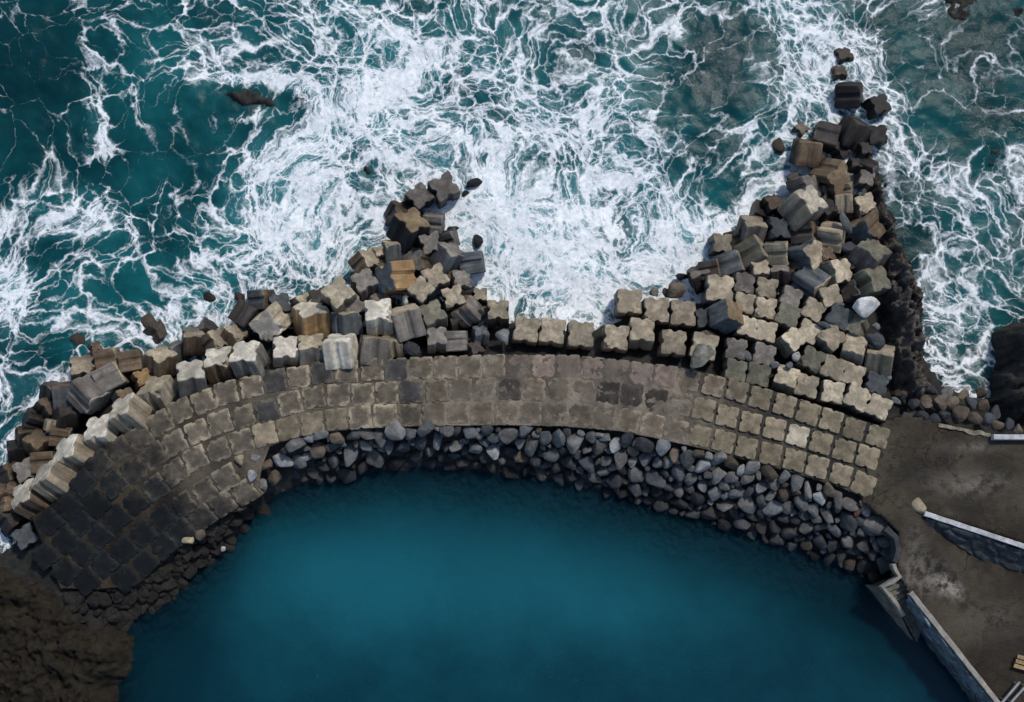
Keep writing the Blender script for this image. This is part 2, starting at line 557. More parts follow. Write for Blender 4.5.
# half-buried and drowned ones that fill the heaps
fr = random.Random(77)
for (zone, spots_) in (('west', [(48, 408), (18, 452), (44, 462), (14, 488), (74, 404), (99, 371), (123, 371), (177, 352), (207, 331), (221, 352), (262, 300), (293, 316), (321, 300), (36, 420), (52, 392)]),
                       ('east', [(735, 240), (763, 240), (791, 251), (789, 215), (818, 240), (848, 264), (820, 195), (818, 165), (866, 216), (852, 291), (738, 277), (796, 270), (760, 215), (838, 150), (700, 278), (852, 212)]),
                       ('mid', [(385, 270), (406, 262), (446, 276), (463, 296), (383, 300), (421, 306), (441, 312), (485, 318), (456, 322), (448, 240), (398, 214)])):
    for (x_, y_) in spots_:
        B(x_, y_, fr.uniform(18, 22), fr.uniform(0, 180), fr.uniform(20, 80), fr.uniform(0, 45), fr.choice(['dark', 'brown', 'slate', 'olive', 'dark']), fr.choice(['dark', 'brown', 'grey']),
          zone=zone, dz=-0.8)

# heights of the armour (block centres) over the plan
HZ = np.array([(20, 500, 2.4), (60, 470, 3.6), (130, 414, 3.8), (190, 380, 3.8), (250, 358, 3.8), (340, 350, 3.8), (393, 345, 3.4), (340, 318, 2.8), (270, 322, 2.2),
               (246, 315, 1.0), (420, 290, 2.2), (400, 250, 1.3), (410, 228, 1.2), (444, 190, 0.5), (83, 371, 0.9), (110, 380, 1.6), (142, 378, 1.6),
               (161, 362, 1.2), (194, 341, 0.9), (230, 338, 1.1), (30, 445, 0.8), (60, 420, 1.3), (5, 480, 0.5), (10, 518, 0.8), (472, 263, 0.9), (467, 310, 1.6),
               (450, 340, 2.6), (500, 314, 1.6), (526, 331, 2.3), (580, 336, 2.5), (641, 335, 2.6), (672, 344, 2.7), (628, 304, 1.5), (681, 315, 1.9), (718, 291, 1.9),
               (735, 350, 2.7), (764, 333, 2.6), (790, 385, 2.9), (854, 398, 3.0), (850, 350, 3.0), (830, 300, 3.0), (868, 260, 2.6), (870, 230, 2.2), (720, 250, 0.7),
               (753, 240, 1.0), (780, 255, 1.6), (806, 255, 2.1), (831, 237, 2.0), (803, 208, 1.6), (771, 207, 0.6), (831, 177, 1.5), (806, 153, 0.9), (853, 133, 0.9),
               (864, 180, 1.0), (849, 95, 0.6), (876, 107, 0.5), (842, 59, -0.3), (799, 131, -0.2), (286, 306, 0.9), (158, 333, 0.2), (740, 375, 2.9)], float)


def armour_z(px, py):
    d2 = (HZ[:, 0] - px) ** 2 + (HZ[:, 1] - py) ** 2 + 30
    w = d2 ** -1.6
    return float((w * HZ[:, 2]).sum() / w.sum())


ZONE_TXT = {'row': 'in the leaning row', 'mid': 'in the centre heap', 'seawall': 'in the long straight line',
            'seaward pair': 'in the short line', 'grid': 'in the right bed', 'east': 'in the ridge-side heap',
            'west': 'in the left heap'}
ZONE_GRP = {'row': 'leaning concrete blocks in a row along the walkway', 'mid': 'loose concrete blocks heaped at the centre left',
            'seawall': 'upright concrete blocks in a line above the walkway', 'seaward pair': 'upright concrete blocks against the foam',
            'grid': 'packed concrete blocks at the right', 'east': 'loose concrete blocks heaped beside the lava ridge',
            'west': 'loose concrete blocks at the far left'}
keys = {}
BLK = []
for i, b in enumerate(L):
    (x, y, s, az, t, sp, side, top, zone, flat, dz, sz) = b
    zc = armour_z(x, y) + dz
    if zone in ('grid', 'seawall', 'seaward pair') and flat:
        s *= 1.03
    mesh = random.choice(WORN) if (zone in ('east', 'west') and random.random() < 0.45) else random.choice(BLOCKS)
    if zone in ('grid', 'seawall', 'seaward pair'):
        mesh = random.choice(BEDB)
    jit = random.uniform(-3, 3)
    o = place_block(x, y, zc, s, az, t, sp + jit, side, top, flat, mesh=mesh)
    pose = 'upright' if t < 20 else ('tilted' if t < 58 else 'on its side')
    big = '' if s >= 20 else 'small '
    two = TONE_WORD[top] if side == top else '%s-topped %s' % (TONE_WORD[top], TONE_WORD[side])
    head = '%s%s block %s' % (big, two, pose)
    keys.setdefault((head, zone), []).append((x, o))
    BLK.append((x, y, zc, s))
for (head, zone), lst in keys.items():
    lst.sort(key=lambda q: q[0])
    for i, (x, o) in enumerate(lst):
        od = ordinal(i, len(lst))
        o['label'] = head + ((', ' + od + ' such') if od else '') + ' ' + ZONE_TXT[zone]
        o['category'] = 'concrete block'
        o['group'] = ZONE_GRP[zone]


# ------------------------------------------------------------------ walkway
def zpave(px, py):
    yl = 500 + (px - 60) * (-0.15)
    d = max(0.0, py - yl) if px < 262 else 0.0
    return 4.0 - 0.022 * d


ROWS = [
    [(54, 518), (73, 503), (88, 483), (105, 463), (125, 448), (148, 435), (168, 421), (187, 410), (228, 394), (281, 381), (333, 373), (404, 370), (500, 367),
     (560, 367), (620, 372), (680, 380), (733, 391), (779, 405), (824, 420), (874, 437)],
    [(50, 553), (69, 538), (84, 520), (99, 504), (117, 485), (138, 471), (158, 457), (185, 439), (224, 423), (273, 410), (322, 397), (393, 394), (500, 390),
     (560, 390), (620, 395), (680, 405), (720, 415), (770, 429), (819, 444), (865, 458)],
    [(70, 568), (88, 550), (107, 530), (123, 514), (142, 498), (162, 483), (181, 470), (203, 457), (249, 440), (297, 427), (345, 419), (415, 415), (500, 413),
     (560, 414), (620, 419), (694, 435), (741, 447), (790, 460), (840, 475), (860, 484)],
    [(90, 578), (110, 560), (130, 543), (148, 530), (166, 516), (186, 502), (207, 489), (229, 476)],
    [(130, 575), (148, 560), (167, 543), (187, 527), (205, 514), (225, 501), (247, 490)],
]


def resample(poly, step=None, n=None):
    P = [Vector((p[0], p[1])) for p in poly]
    seg = [(P[i + 1] - P[i]).length for i in range(len(P) - 1)]
    tot = sum(seg)
    if n is None:
        n = max(1, int(round(tot / step)))
    res = []
    for k in range(n + 1):
        d = tot * k / n
        i = 0
        while i < len(seg) - 1 and d > seg[i]:
            d -= seg[i]
            i += 1
        res.append(P[i].lerp(P[i + 1], min(1.0, d / seg[i])))
    return res


def paving_mat(name, base, rim, rim_amt, worn=0.0):
    t = NT(name)
    tc = t.new('ShaderNodeTexCoord').outputs['Object']
    rnd = t.new('ShaderNodeObjectInfo').outputs['Random']
    comb = t.new('ShaderNodeCombineXYZ')
    for i in range(3):
        t.set(comb.inputs[i], t.math('MULTIPLY', rnd, 41.0))
    v = t.vmath('ADD', tc, comb.outputs[0])
    x, y, z = t.sep(tc)
    n1 = t.noise(v, 2.6, 6, 0.62)
    n2 = t.noise(v, 11, 6, 0.68)
    edge = t.math('MAXIMUM', t.math('ABSOLUTE', x), t.math('ABSOLUTE', y))
    edge = t.math('ADD', edge, t.math('MULTIPLY', t.math('SUBTRACT', n1, 0.5), 0.75))
    c = t.mix(t.smooth(n1, 0.3, 0.72), mul(base, 0.6), mul(base, 1.25))
    c = t.mix(t.smooth(edge, 0.3, 0.5, 0, rim_amt), c, rim)
    c = t.mix(t.smooth(n2, 0.5, 0.68, 0, 0.55), c, mul(base, 0.45))
    big = t.noise(t.pos(), 0.5, 5, 0.65)
    c = t.mix(t.smooth(big, .46, .66, 0, .55), c, mul(base, 0.4))
    if worn:
        wn_ = t.noise(t.pos(), 0.42, 6, 0.65)
        c = t.mix(t.smooth(wn_, 0.42, 0.6, 0, worn), c, (0.17, 0.15, 0.125))
    hsv = t.new('ShaderNodeHueSaturation')
    t.set(hsv.inputs['Color'], c)
    t.set(hsv.inputs['Value'], t.math('ADD', 0.7, t.math('MULTIPLY', rnd, 0.55)))
    t.set(t.p.inputs['Base Color'], hsv.outputs[0])
    t.set(t.p.inputs['Roughness'], 0.85)
    t.p.inputs['Specular IOR Level'].default_value = 0.25
    t.set(t.p.inputs['Normal'], t.bump(t.math('ADD', n2, t.math('MULTIPLY', t.noise(v, 30, 4, 0.7), 0.5)), 0.6, 0.1))
    return t.m


def wet_amount(t):
    """how far the spray and seepage have soaked the low end of the walkway (an irregular stain)"""
    p = t.pos()
    A0 = at(165, 462, 3.5)
    x, y, z = t.sep(p)
    d = t.math('ADD', t.math('MULTIPLY', t.math('SUBTRACT', x, A0.x), -0.55), t.math('MULTIPLY', t.math('SUBTRACT', y, A0.y), -0.83))
    n = t.math('ADD', t.noise(p, 0.22, 5, .65), t.math('MULTIPLY', t.noise(p, 0.9, 4, .6), .45))
    return t.smooth(t.math('ADD', d, t.math('MULTIPLY', t.math('SUBTRACT', n, 0.72), 11.0)), -4.0, 4.0)


def shore_mat(name, base, rim, rim_amt):
    m = paving_mat(name, base, rim, rim_amt)
    t = NT.__new__(NT)
    t.m = m
    t.t = m.node_tree
    t.n = t.t.nodes
    pb = t.n['Principled BSDF']
    src = pb.inputs['Base Color'].links[0].from_socket
    w = wet_amount(t)
    t.set(pb.inputs['Base Color'], t.mix(w, src, t.mix(1.0, src, (0.055, 0.085, 0.135), 'MULTIPLY')))
    return m


SHORE = shore_mat('paving_shore', (0.145, 0.122, 0.092), (0.34, 0.29, 0.205), 0.85)
PM = {
    'wet': (SHORE, 'blackish wet'), 'half': (SHORE, 'partly wet'), 'shore': (SHORE, 'grey pale-rimmed'),
    'damp': (paving_mat('paving_damp', (0.06, 0.058, 0.055), (0.17, 0.15, 0.115), 0.7), 'damp dark grey'),
    'rim': (paving_mat('paving_rimmed', (0.14, 0.118, 0.088), (0.36, 0.305, 0.215), 0.9), 'grey pale-rimmed'),
    'tan': (paving_mat('paving_tan', (0.235, 0.197, 0.135), (0.31, 0.265, 0.185), 0.6), 'tan'),
    'pale': (paving_mat('paving_pale', (0.42, 0.37, 0.28), (0.42, 0.38, 0.3), 0.5), 'pale'),
    'worn': (paving_mat('paving_worn', (0.15, 0.122, 0.088), (0.27, 0.228, 0.168), 0.9, 0.35), 'worn greyish brown'),
    'pink': (paving_mat('paving_pinkish', (0.215, 0.165, 0.132), (0.25, 0.20, 0.16), 0.6, 0.6), 'worn pinkish'),
    'oil': (paving_mat('paving_dark', (0.06, 0.05, 0.044), (0.1, 0.09, 0.078), 0.6), 'very dark'),
}
pr = random.Random(5)
ROWNAME = ['outermost', 'middle', 'pool-side', 'fourth', 'innermost']
pk = {}
for r, poly in enumerate(ROWS):
    pts = resample(poly, step=24.2 if r < 3 else 24.5)
    for i, p in enumerate(pts):
        a = pts[max(0, i - 1)]
        b = pts[min(len(pts) - 1, i + 1)]
        x, y = p.x, p.y
        ang = math.degrees(math.atan2(-(b.y - a.y), b.x - a.x))
        dw = (-(x - 150) * .55 + (y - 468) * .83) / PPM
        if x < 262:
            k = 'wet' if dw > 2.0 else ('half' if dw > -3.0 else 'shore')
        elif x < 430:
            k = 'damp' if (r == 0 and pr.random() < 0.75) else ('rim' if pr.random() < 0.9 else 'tan')
            if r == 2 and 265 < x < 312:
                k = 'pale' if pr.random() < 0.5 else 'tan'
            if r == 1 and pr.random() < 0.12:
                k = 'damp'
        elif x < 680:
            k = 'worn' if (r or x < 500) else 'pink'
            if r == 1 and (abs(x - 511) < 12 or abs(x - 603) < 12 or abs(x - 632) < 12 or abs(x - 658) < 12):
                k = 'oil'
        else:
            k = 'tan'
            if r == 0 and x < 750:
                k = 'worn'
            if abs(x - 794) < 12 and r == 1:
                k = 'pale'
        z = zpave(x, y)
        lift = 0.05 if x < 175 else (0.0 if 450 < x < 690 else 0.04)
        s = (22.0 if x > 680 else 23.6) * pr.uniform(0.97, 1.04)
        # the walkway is cast from the same grooved cubes, sunk to their tops
        slope = 14.5 if (x < 258 and zpave(x, y) < 3.99) else 0
        o = place_block(x + pr.uniform(-.6, .6), y + pr.uniform(-.6, .6), z - s / PPM * 0.5 + lift + pr.uniform(-.02, .02), s, -95 if slope else pr.uniform(0, 360),
                        slope + pr.uniform(0, 1.3), ang + pr.uniform(-3, 3), 'grey', 'grey', 1, name='paving_block', mesh=random.choice(PAVERS))
        set_mats(o, PM[k][0], PM[k][0])
        pk.setdefault((k, r), []).append((x, o))
for (k, r), lst in pk.items():
    lst.sort(key=lambda q: q[0])
    for i, (x, o) in enumerate(lst):
        od = ordinal(i, len(lst))
        o['label'] = '%s paving block%s in the %s walkway row' % (PM[k][1], (', ' + od + ' such') if od else '', ROWNAME[r])
        o['category'] = 'paving block'
        o['group'] = 'grooved paving blocks of the curved walkway'

# mortar bed between the paving blocks
t = NT('mortar')
p = t.pos()
wear = t.attr('wear')
n1 = t.noise(p, 0.35, 6, 0.62)
n2 = t.noise(p, 1.8, 7, 0.7)
left = t.mix(t.smooth(n1, .38, .66), (0.014, 0.012, 0.010), (0.062, 0.047, 0.031))
mid = t.mix(t.smooth(n1, .35, .65), (0.095, 0.081, 0.064), (0.26, 0.222, 0.172))
mid = t.mix(t.smooth(n2, .56, .7, 0, .5), mid, (0.33, 0.25, 0.18))
rgt = t.mix(t.smooth(n1, .35, .65), (0.035, 0.034, 0.032), (0.085, 0.076, 0.06))
left = t.mix(wet_amount(t), t.mix(t.smooth(n1, .38, .66), (0.035, 0.03, 0.024), (0.10, 0.082, 0.06)), left)
c = t.mix(t.smooth(wear, 0.0, 0.5), left, mid)
c = t.mix(t.smooth(wear, 0.5, 1.0), c, rgt)
c = t.mix(t.smooth(n2, .5, .68, 0, .5), c, (0.045, 0.04, 0.035))
t.set(t.p.inputs['Base Color'], c)
t.set(t.p.inputs['Roughness'], 0.9)
t.p.inputs['Specular IOR Level'].default_value = 0.2
t.set(t.p.inputs['Normal'], t.bump(t.math('ADD', n2, t.noise(p, 7, 5, .7)), 0.9, 0.14))
MORTAR = t.m

outer = [(30, 515), (48, 506), (66, 490), (80, 470), (98, 450), (120, 436), (142, 423), (162, 408), (182, 398), (224, 381), (278, 368), (331, 361), (404, 358),
         (500, 353), (560, 354), (622, 359), (684, 367), (737, 379), (783, 392), (828, 407), (882, 425)]
inner = [(60, 590), (100, 592), (140, 588), (160, 566), (182, 548), (205, 528), (228, 512), (258, 496), (262, 470), (270, 448), (300, 438), (345, 431), (415, 428),
         (500, 427), (560, 428), (620, 433), (692, 448), (738, 460), (787, 473), (836, 488), (866, 500)]
NA, NBm = 760, 90
A_ = resample(outer, n=NA)
B_ = resample(inner, n=NA)
vs, fs, wr = [], [], []
for i in range(NA + 1):
    for j in range(NBm + 1):
        q = A_[i].lerp(B_[i], j / NBm)
        x = q.x
        sunk = 0.03 if x < 175 else (0.05 if x < 420 else 0.06 + (0.045 - 0.06) * min(1, (x - 420) / 60) if x < 690 else 0.045 + min(1, (x - 690) / 40) * 0.14)
        if 470 < x < 700:
            sunk -= 0.045 * (0.5 + mnoise.noise(Vector((x * .03, q.y * .05, 3))))
        amp = 0.05 if x < 430 else (0.035 if x < 680 else 0.085)
        z = (zpave(q.x, q.y) - sunk + 0.02 * mnoise.noise(Vector((x * .08, q.y * .08, 0))) + amp * mnoise.noise(Vector((x * .11, q.y * .11, 7)))
             + amp * 0.9 * mnoise.noise(Vector((x * .34, q.y * .34, 2))))
        if j in (0, NBm) or i in (0, NA):
            z -= 1.6
        if j <= 1 or j >= NBm - 1:
            q = q + Vector((0, (1 if j <= 1 else -1) * (2.2 + 3.0 * mnoise.noise(Vector((x * .09, j * .001, 4))) + 1.5 * mnoise.noise(Vector((x * .31, 0, 9))))))
        v = at(q.x, q.y, z)
        vs.append(v)
        wr.append(min(1.0, max(0.0, (x - 120) / 330 * 0.5 if x < 450 else (0.5 if x < 680 else 0.5 + (x - 680) / 60 * 0.5))))
for i in range(NA):
    for j in range(NBm):
        a = i * (NBm + 1) + j
        fs.append((a, a + 1, a + NBm + 2, a + NBm + 1))
me = mesh_from('walkway', vs, fs, MORTAR, True)
at_ = me.attributes.new('wear', 'FLOAT', 'POINT')
at_.data.foreach_set('value', wr)
obj('walkway', me, kind='structure')


# ------------------------------------------------------------------ terrain under everything (thin-plate surface through survey points)
TL = [(285, 450), (300, 439), (340, 432), (400, 429), (460, 428), (520, 429), (580, 433), (630, 438), (680, 448), (730, 460), (780, 474), (830, 490), (866, 503), (890, 524)]
BL = [(270, 488), (300, 480), (345, 478), (385, 464), (430, 464), (480, 468), (540, 474), (600, 490), (640, 502), (690, 516), (740, 531), (790, 546), (830, 560), (868, 574), (884, 582)]
CP = []
for poly in ROWS:
    for q in resample(poly, step=45):
        CP.append((q.x, q.y, zpave(q.x, q.y) - 0.55))
for q in resample(TL, step=50):
    CP.append((q.x, q.y, 3.2))
for k, (d, z) in enumerate(((0, -0.4), (28, -0.85), (62, -2.3))):
    for q in resample(BL, step=55):
        CP.append((q.x - d * 0.2, q.y + d, z))
for (x, y, zc, s) in BLK:
    if random.random() < 0.75:
        zz = zc - 1.7 if zc > 1.7 else -1.6
        CP.append((x, y, zz))
CP += [(530, 345, 1.2), (560, 347, 1.2), (590, 350, 1.2), (620, 353, 1.2), (655, 354, 1.3), (690, 362, 1.3), (500, 345, 1.2), (400, 640, -7), (600, 640, -7.5), (760, 650, -7), (250, 640, -5), (512, 720, -8), (850, 680, -6.5), (200, 680, -4.5), (512, 800, -8), (900, 800, -6), (200, 800, -5),
       (330, 560, -5), (160, 600, -0.3), (200, 570, -0.4), (235, 543, -0.4), (255, 515, -0.5), (188, 612, -1.3), (240, 572, -1.4), (150, 640, -2.4), (130, 612, 0.2), (110, 600, 0.7), (265, 560, -3),
       (20, 640, 1.0), (60, 610, 1.0), (60, 680, 1.0), (100, 660, 0.6), (20, 720, 1.0), (-60, 650, 1), (-60, 560, 0), (110, 720, 0.0), (160, 720, -3),
       (920, 470, 3.0), (980, 480, 3.0), (1040, 480, 3.0), (1100, 480, 3.0), (910, 440, 2.8), (890, 470, 3.0), (900, 540, 2.8), (940, 560, 1.6), (1000, 600, 1.2), (1060, 640, 1.2),
       (960, 610, 1.2), (1020, 690, 1.2), (1100, 560, 1.5), (1050, 760, 1), (880, 610, -3), (920, 660, -4), (960, 720, -4.5), (900, 640, -3.5), (890, 562, -0.3),
       (888, 300, -.5), (893, 345, 0), (882, 255, -1), (897, 385, .8), (876, 200, -1.5), (905, 180, -1), (910, 230, -.6), (915, 290, 0), (915, 340, .4), (915, 390, 1.4), (950, 412, 1.2), (990, 420, 1.2), (960, 385, -1.2), (1000, 380, -0.5),
       (945, 300, -3), (945, 230, -3), (925, 150, -3), (985, 120, -1.1), (990, 60, -1.4), (960, 10, -1.0), (1000, 200, -1.6), (985, 300, -3), (1040, 350, .5), (1060, 100, -2), (1060, 250, -2),
       (849, 22, -1.2), (900, 60, -2), (800, 60, -4), (760, 120, -5), (720, 180, -5), (660, 260, -3.5), (600, 270, -4), (540, 280, -4), (520, 220, -4), (640, 200, -6), (560, 120, -7),
       (680, 60, -7), (440, 60, -7), (320, 40, -7), (260, 98, -2.5), (340, 150, -5), (300, 220, -5), (300, 270, -3.5), (220, 270, -4), (140, 280, -5), (60, 330, -4), (20, 400, -3),
       (60, 100, -7), (60, 220, -7), (160, 170, -6), (180, 40, -7), (-100, 300, -7), (-100, 50, -7), (-60, 450, -4), (500, -80, -8), (900, -80, -5), (200, -80, -8), (-30, 510, -1)]
CPW = np.array([tuple(at(*c)) for c in CP])
_, uniq = np.unique(np.round(CPW[:, :2], 1), axis=0, return_index=True)
CPW = CPW[uniq]


def tps_fit(P, lam=0.6):
    n = len(P)
    d = np.hypot(P[:, None, 0] - P[None, :, 0], P[:, None, 1] - P[None, :, 1])
    K = np.where(d > 0, d * d * np.log(np.maximum(d, 1e-9)), 0) + np.eye(n) * lam * 10
    M = np.zeros((n + 3, n + 3))
    M[:n, :n] = K
    M[:n, n] = 1
    M[:n, n + 1:] = P[:, :2]
    M[n, :n] = 1
    M[n + 1:, :n] = P[:, :2].T
    rhs = np.concatenate([P[:, 2], np.zeros(3)])
    return np.linalg.solve(M, rhs)


TW = tps_fit(CPW)


def terrain(X, Y):
    X = np.clip(np.asarray(X, float), -52, 52)
    Y = np.clip(np.asarray(Y, float), -34, 36)
    sh = X.shape
    X = X.ravel()
    Y = Y.ravel()
    out = np.zeros(len(X))
    n = len(CPW)
    for s in range(0, len(X), 20000):
        e = s + 20000
        d = np.hypot(X[s:e, None] - CPW[None, :, 0], Y[s:e, None] - CPW[None, :, 1])
        K = d * d * np.log(np.maximum(d, 1e-9))
        out[s:e] = K @ TW[:n] + TW[n] + TW[n + 1] * X[s:e] + TW[n + 2] * Y[s:e]
    return np.clip(out, -9, 3.6).reshape(sh)


def axis_coords(lo, hi, step, far):
    c = list(np.arange(lo, hi + step / 2, step))
    s = step
    x = hi
    right = []
    while x < far:
        s *= 1.45
        x += s
        right.append(x)
    s = step
    x = lo
    leftc = []
    while x > -far:
        s *= 1.45
        x -= s
        leftc.append(x)
    return np.array(leftc[::-1] + c + right)


def grid_mesh(name, xs, ys, Z, keep=None, mat=None):
    nx, ny = len(xs), len(ys)
    verts = np.empty((ny * nx, 3))
    gx, gy = np.meshgrid(xs, ys)
    verts[:, 0] = gx.ravel()
    verts[:, 1] = gy.ravel()
    verts[:, 2] = Z.ravel()
    idx = np.arange(nx * ny).reshape(ny, nx)
    f = np.stack([idx[:-1, :-1], idx[:-1, 1:], idx[1:, 1:], idx[1:, :-1]], -1).reshape(-1, 4)
    if keep is not None:
        k = keep[:-1, :-1] | keep[:-1, 1:] | keep[1:, 1:] | keep[1:, :-1]
        f = f[k.ravel()]
        used = np.zeros(nx * ny, bool)
        used[f.ravel()] = True
        remap = np.cumsum(used) - 1
        verts = verts[used]
        f = remap[f]
    else:
        used = np.ones(nx * ny, bool)
    me = bpy.data.meshes.new(name)
    me.from_pydata(verts.tolist(), [], f.tolist())
    if mat:
        me.materials.append(mat)
    me.polygons.foreach_set('use_smooth', [True] * len(me.polygons))
    me.update()
    return me, used


SEABED = stone_mat('seabed_rock', (0.030, 0.030, 0.028), 1.0, 0.8, False, 0.8, False, 1.0)
xs = axis_coords(-50, 50, 0.42, 700)
ys = axis_coords(-33, 35, 0.42, 700)
GX, GY = np.meshgrid(xs, ys)
TZ = terrain(GX, GY)
nz = np.zeros_like(TZ)
for j in range(len(ys)):
    for i in range(len(xs)):
        if abs(xs[i]) < 55 and abs(ys[j]) < 40:
            v = Vector((xs[i], ys[j], 0))
            nz[j, i] = mnoise.noise(v * 0.9) * 0.28 + mnoise.noise(v * 2.1) * 0.16 + mnoise.noise(v * 0.25) * 0.25
TZ2 = np.minimum(TZ + nz, 3.55)
me, _ = grid_mesh('seabed', xs, ys, TZ2, None, SEABED)
obj('seabed', me, kind='structure')


# ------------------------------------------------------------------ water
LINE = np.array([(-4000, 700), (-40, 600), (30, 560), (70, 530), (150, 450), (300, 400), (560, 392), (760, 420), (870, 440), (930, 435), (1000, 441), (1100, 441), (5000, 441)], float)


def sea_side(px, py):
    return py < np.interp(px, LINE[:, 0], LINE[:, 1])


FG = np.array([
    # x = 32 .. 992 step 64
    [.10, .36, .20, .40, .52, .50, .52, .40, .38, .34, .30, .22, .50, .62, .42, .36],
    [.08, .38, .12, .24, .34, .62, .58, .50, .54, .50, .36, .32, .58, .62, .50, .44],
    [.14, .36, .20, .30, .70, .76, .72, .80, .62, .60, .50, .42, .54, .54, .54, .42],
    [.36, .42, .28, .60, .82, .62, .76, .98, .88, .68, .60, .54, .66, .62, .54, .48],
    [.40, .30, .24, .52, .60, .62, .74, .96, .90, .86, .80, .74, .66, .56, .52, .50],
    [.30, .34, .62, .62, .62, .66, .74, .95, .92, 1.0, .95, .80, .66, .6, .56, .50],
    [.56, .52, .56, .6, .6, .6, .6, .8, .8, .8, .8, .7, .6, .6, .60, .52],
    [.50, .5, .5, .5, .5, .5, .5, .5, .5, .5, .5, .5, .5, .5, .5, .5]])
FG = np.where(FG > .3, .29 + (FG - .30) * .44, FG + .07)
FG[0:2, 3:10] += .06
FG[3:6, 7:11] += .10
FG[0:6, 13:16] -= .04



def bilin(G, px, py, x0, y0, st):
    u = np.clip((px - x0) / st, 0, G.shape[1] - 1.001)
    v = np.clip((py - y0) / st, 0, G.shape[0] - 1.001)
    i = u.astype(int)
    j = v.astype(int)
    a = u - i
    b = v - j
    a = a * a * (3 - 2 * a)
    b = b * b * (3 - 2 * b)
    return (G[j, i] * (1 - a) + G[j, i + 1] * a) * (1 - b) + (G[j + 1, i] * (1 - a) + G[j + 1, i + 1] * a) * b


def gauss(px, py, cx, cy, rx, ry, rot=0.0):
    c, s = math.cos(R(rot)), math.sin(R(rot))
    dx = px - cx
    dy = py - cy
    u = (dx * c - dy * s) / rx
    v = (dx * s + dy * c) / ry
    return np.exp(-(u * u + v * v))


sx = axis_coords(-47, 47, 0.24, 900)
sy = axis_coords(-12, 34, 0.24, 900)
SX, SY = np.meshgrid(sx, sy)
PX, PY = to_px(SX, SY, 0.0)
behind = SY < -300
foam = bilin(FG, PX, PY, 32, 32, 64)
# streaks, bare pools and thick patches of this moment's sea
for (cx, cy, rx, ry, rot, a) in [(160, 170, 60, 34, 20, -.22), (275, 190, 26, 34, 0, -.10), (130, 290, 34, 22, 0, -.2), (60, 60, 60, 46, 0, -.10), (270, 15, 20, 20, 0, -.1), (10, 288, 22, 24, 0, .6),
                                 (100, 130, 12, 90, 8, .22), (60, 210, 40, 18, 20, .18), (265, 180, 26, 60, 10, .20), (300, 150, 60, 16, 35, .25), (500, 215, 55, 40, 0, .25), (560, 250, 40, 50, 0, .15),
                                 (590, 300, 70, 26, 0, .25), (525, 295, 22, 14, 0, -.28), (720, 190, 26, 18, 0, -.28), (690, 80, 60, 60, 0, -.10), (560, 130, 30, 22, 0, .15), (245, 105, 40, 24, 0, -.20),
                                 (845, 50, 40, 34, 0, .15), (965, 125, 34, 24, 0, -.22), (900, 35, 18, 26, 0, -.3), (990, 320, 30, 40, 0, .06), (935, 350, 14, 50, 0, .22), (985, 20, 30, 20, 0, -.2),
                                 (360, 110, 50, 30, 30, .15), (700, 235, 40, 40, 0, .15), (460, 110, 40, 20, 0, -.05), (635, 170, 30, 30, 0, .1), (330, 250, 60, 26, 10, .14), (190, 300, 30, 20, 0, .1)]:
    foam = foam + (a * .7 if a > 0 else a) * gauss(PX, PY, cx, cy, rx, ry, rot)
for (bx, by, bz, bs) in BLK:
    if bz < 1.5:
        foam = foam + 0.10 * gauss(PX, PY, bx, by - 4, bs * .8, bs * .8)
foam = foam + .3 * gauss(PX, PY, 240, 79, 34, 6, 0) + .3 * gauss(PX, PY, 300, 86, 26, 8, -12) + .2 * gauss(PX, PY, 250, 116, 30, 6, 8)
dark = (0.75 * gauss(PX, PY, 10, 60, 130, 150) + 0.5 * gauss(PX, PY, 0, 380, 60, 60) + .35 * gauss(PX, PY, 700, 70, 70, 100) + .3 * gauss(PX, PY, 270, 100, 60, 40)
        + .25 * gauss(PX, PY, 160, 160, 50, 40))
grey = np.clip((PX - 760) / 120, 0, 1) + 0.5 * gauss(PX, PY, 690, 60, 80, 120)
sea_depth = np.maximum(0, -terrain(SX, SY))
body = 1 - np.exp(-sea_depth * 1.0)
body = np.where((PX < -50) | (PX > 1080) | (PY < -80), np.maximum(body, .9), body)
fclip = np.clip(foam, 0, 1.25)
wz = np.zeros_like(SX)
for j in range(len(sy)):
    for i in range(len(sx)):
        if abs(sx[i]) < 60 and abs(sy[j]) < 45:
            v = Vector((sx[i], sy[j], 0))
            wz[j, i] = (mnoise.noise(v * 0.11) * 0.42 + mnoise.noise(v * 0.33 + Vector((9, 0, 0))) * 0.22 + mnoise.noise(v * 0.9) * 0.10 + mnoise.noise(v * 2.2) * 0.045)
wz = wz + 0.10 * np.clip(fclip - 0.5, 0, 1)

t = NT('sea_water')
p = t.pos()
D0 = t.attr('foam')
warp0 = t.noise(p, 0.055, 3, 0.5, color=True)
warp = t.noise(p, 0.20, 4, 0.55, color=True)
warp2 = t.noise(p, 0.9, 4, 0.6, color=True)
v1 = t.vmath('ADD', p, t.vmath('SCALE', t.vmath('SUBTRACT', warp0, (.5, .5, .5)), 17.0))
v1 = t.vmath('ADD', v1, t.vmath('SCALE', t.vmath('SUBTRACT', warp, (.5, .5, .5)), 5.0))
v1 = t.vmath('ADD', v1, t.vmath('SCALE', t.vmath('SUBTRACT', warp2, (.5, .5, .5)), 1.0))
v1 = t.vmath('MULTIPLY', v1, (1, 1, 0))
v2 = t.vmath('ADD', v1, (17.3, 5.1, 0))
dn = t.noise(v1, 0.14, 6, 0.62)
D = t.math('ADD', D0, t.math('MULTIPLY', t.math('SUBTRACT', dn, 0.5), 0.75))
fine = t.noise(p, 2.6, 6, 0.70)
finer = t.noise(p, 8.0, 4, 0.7)
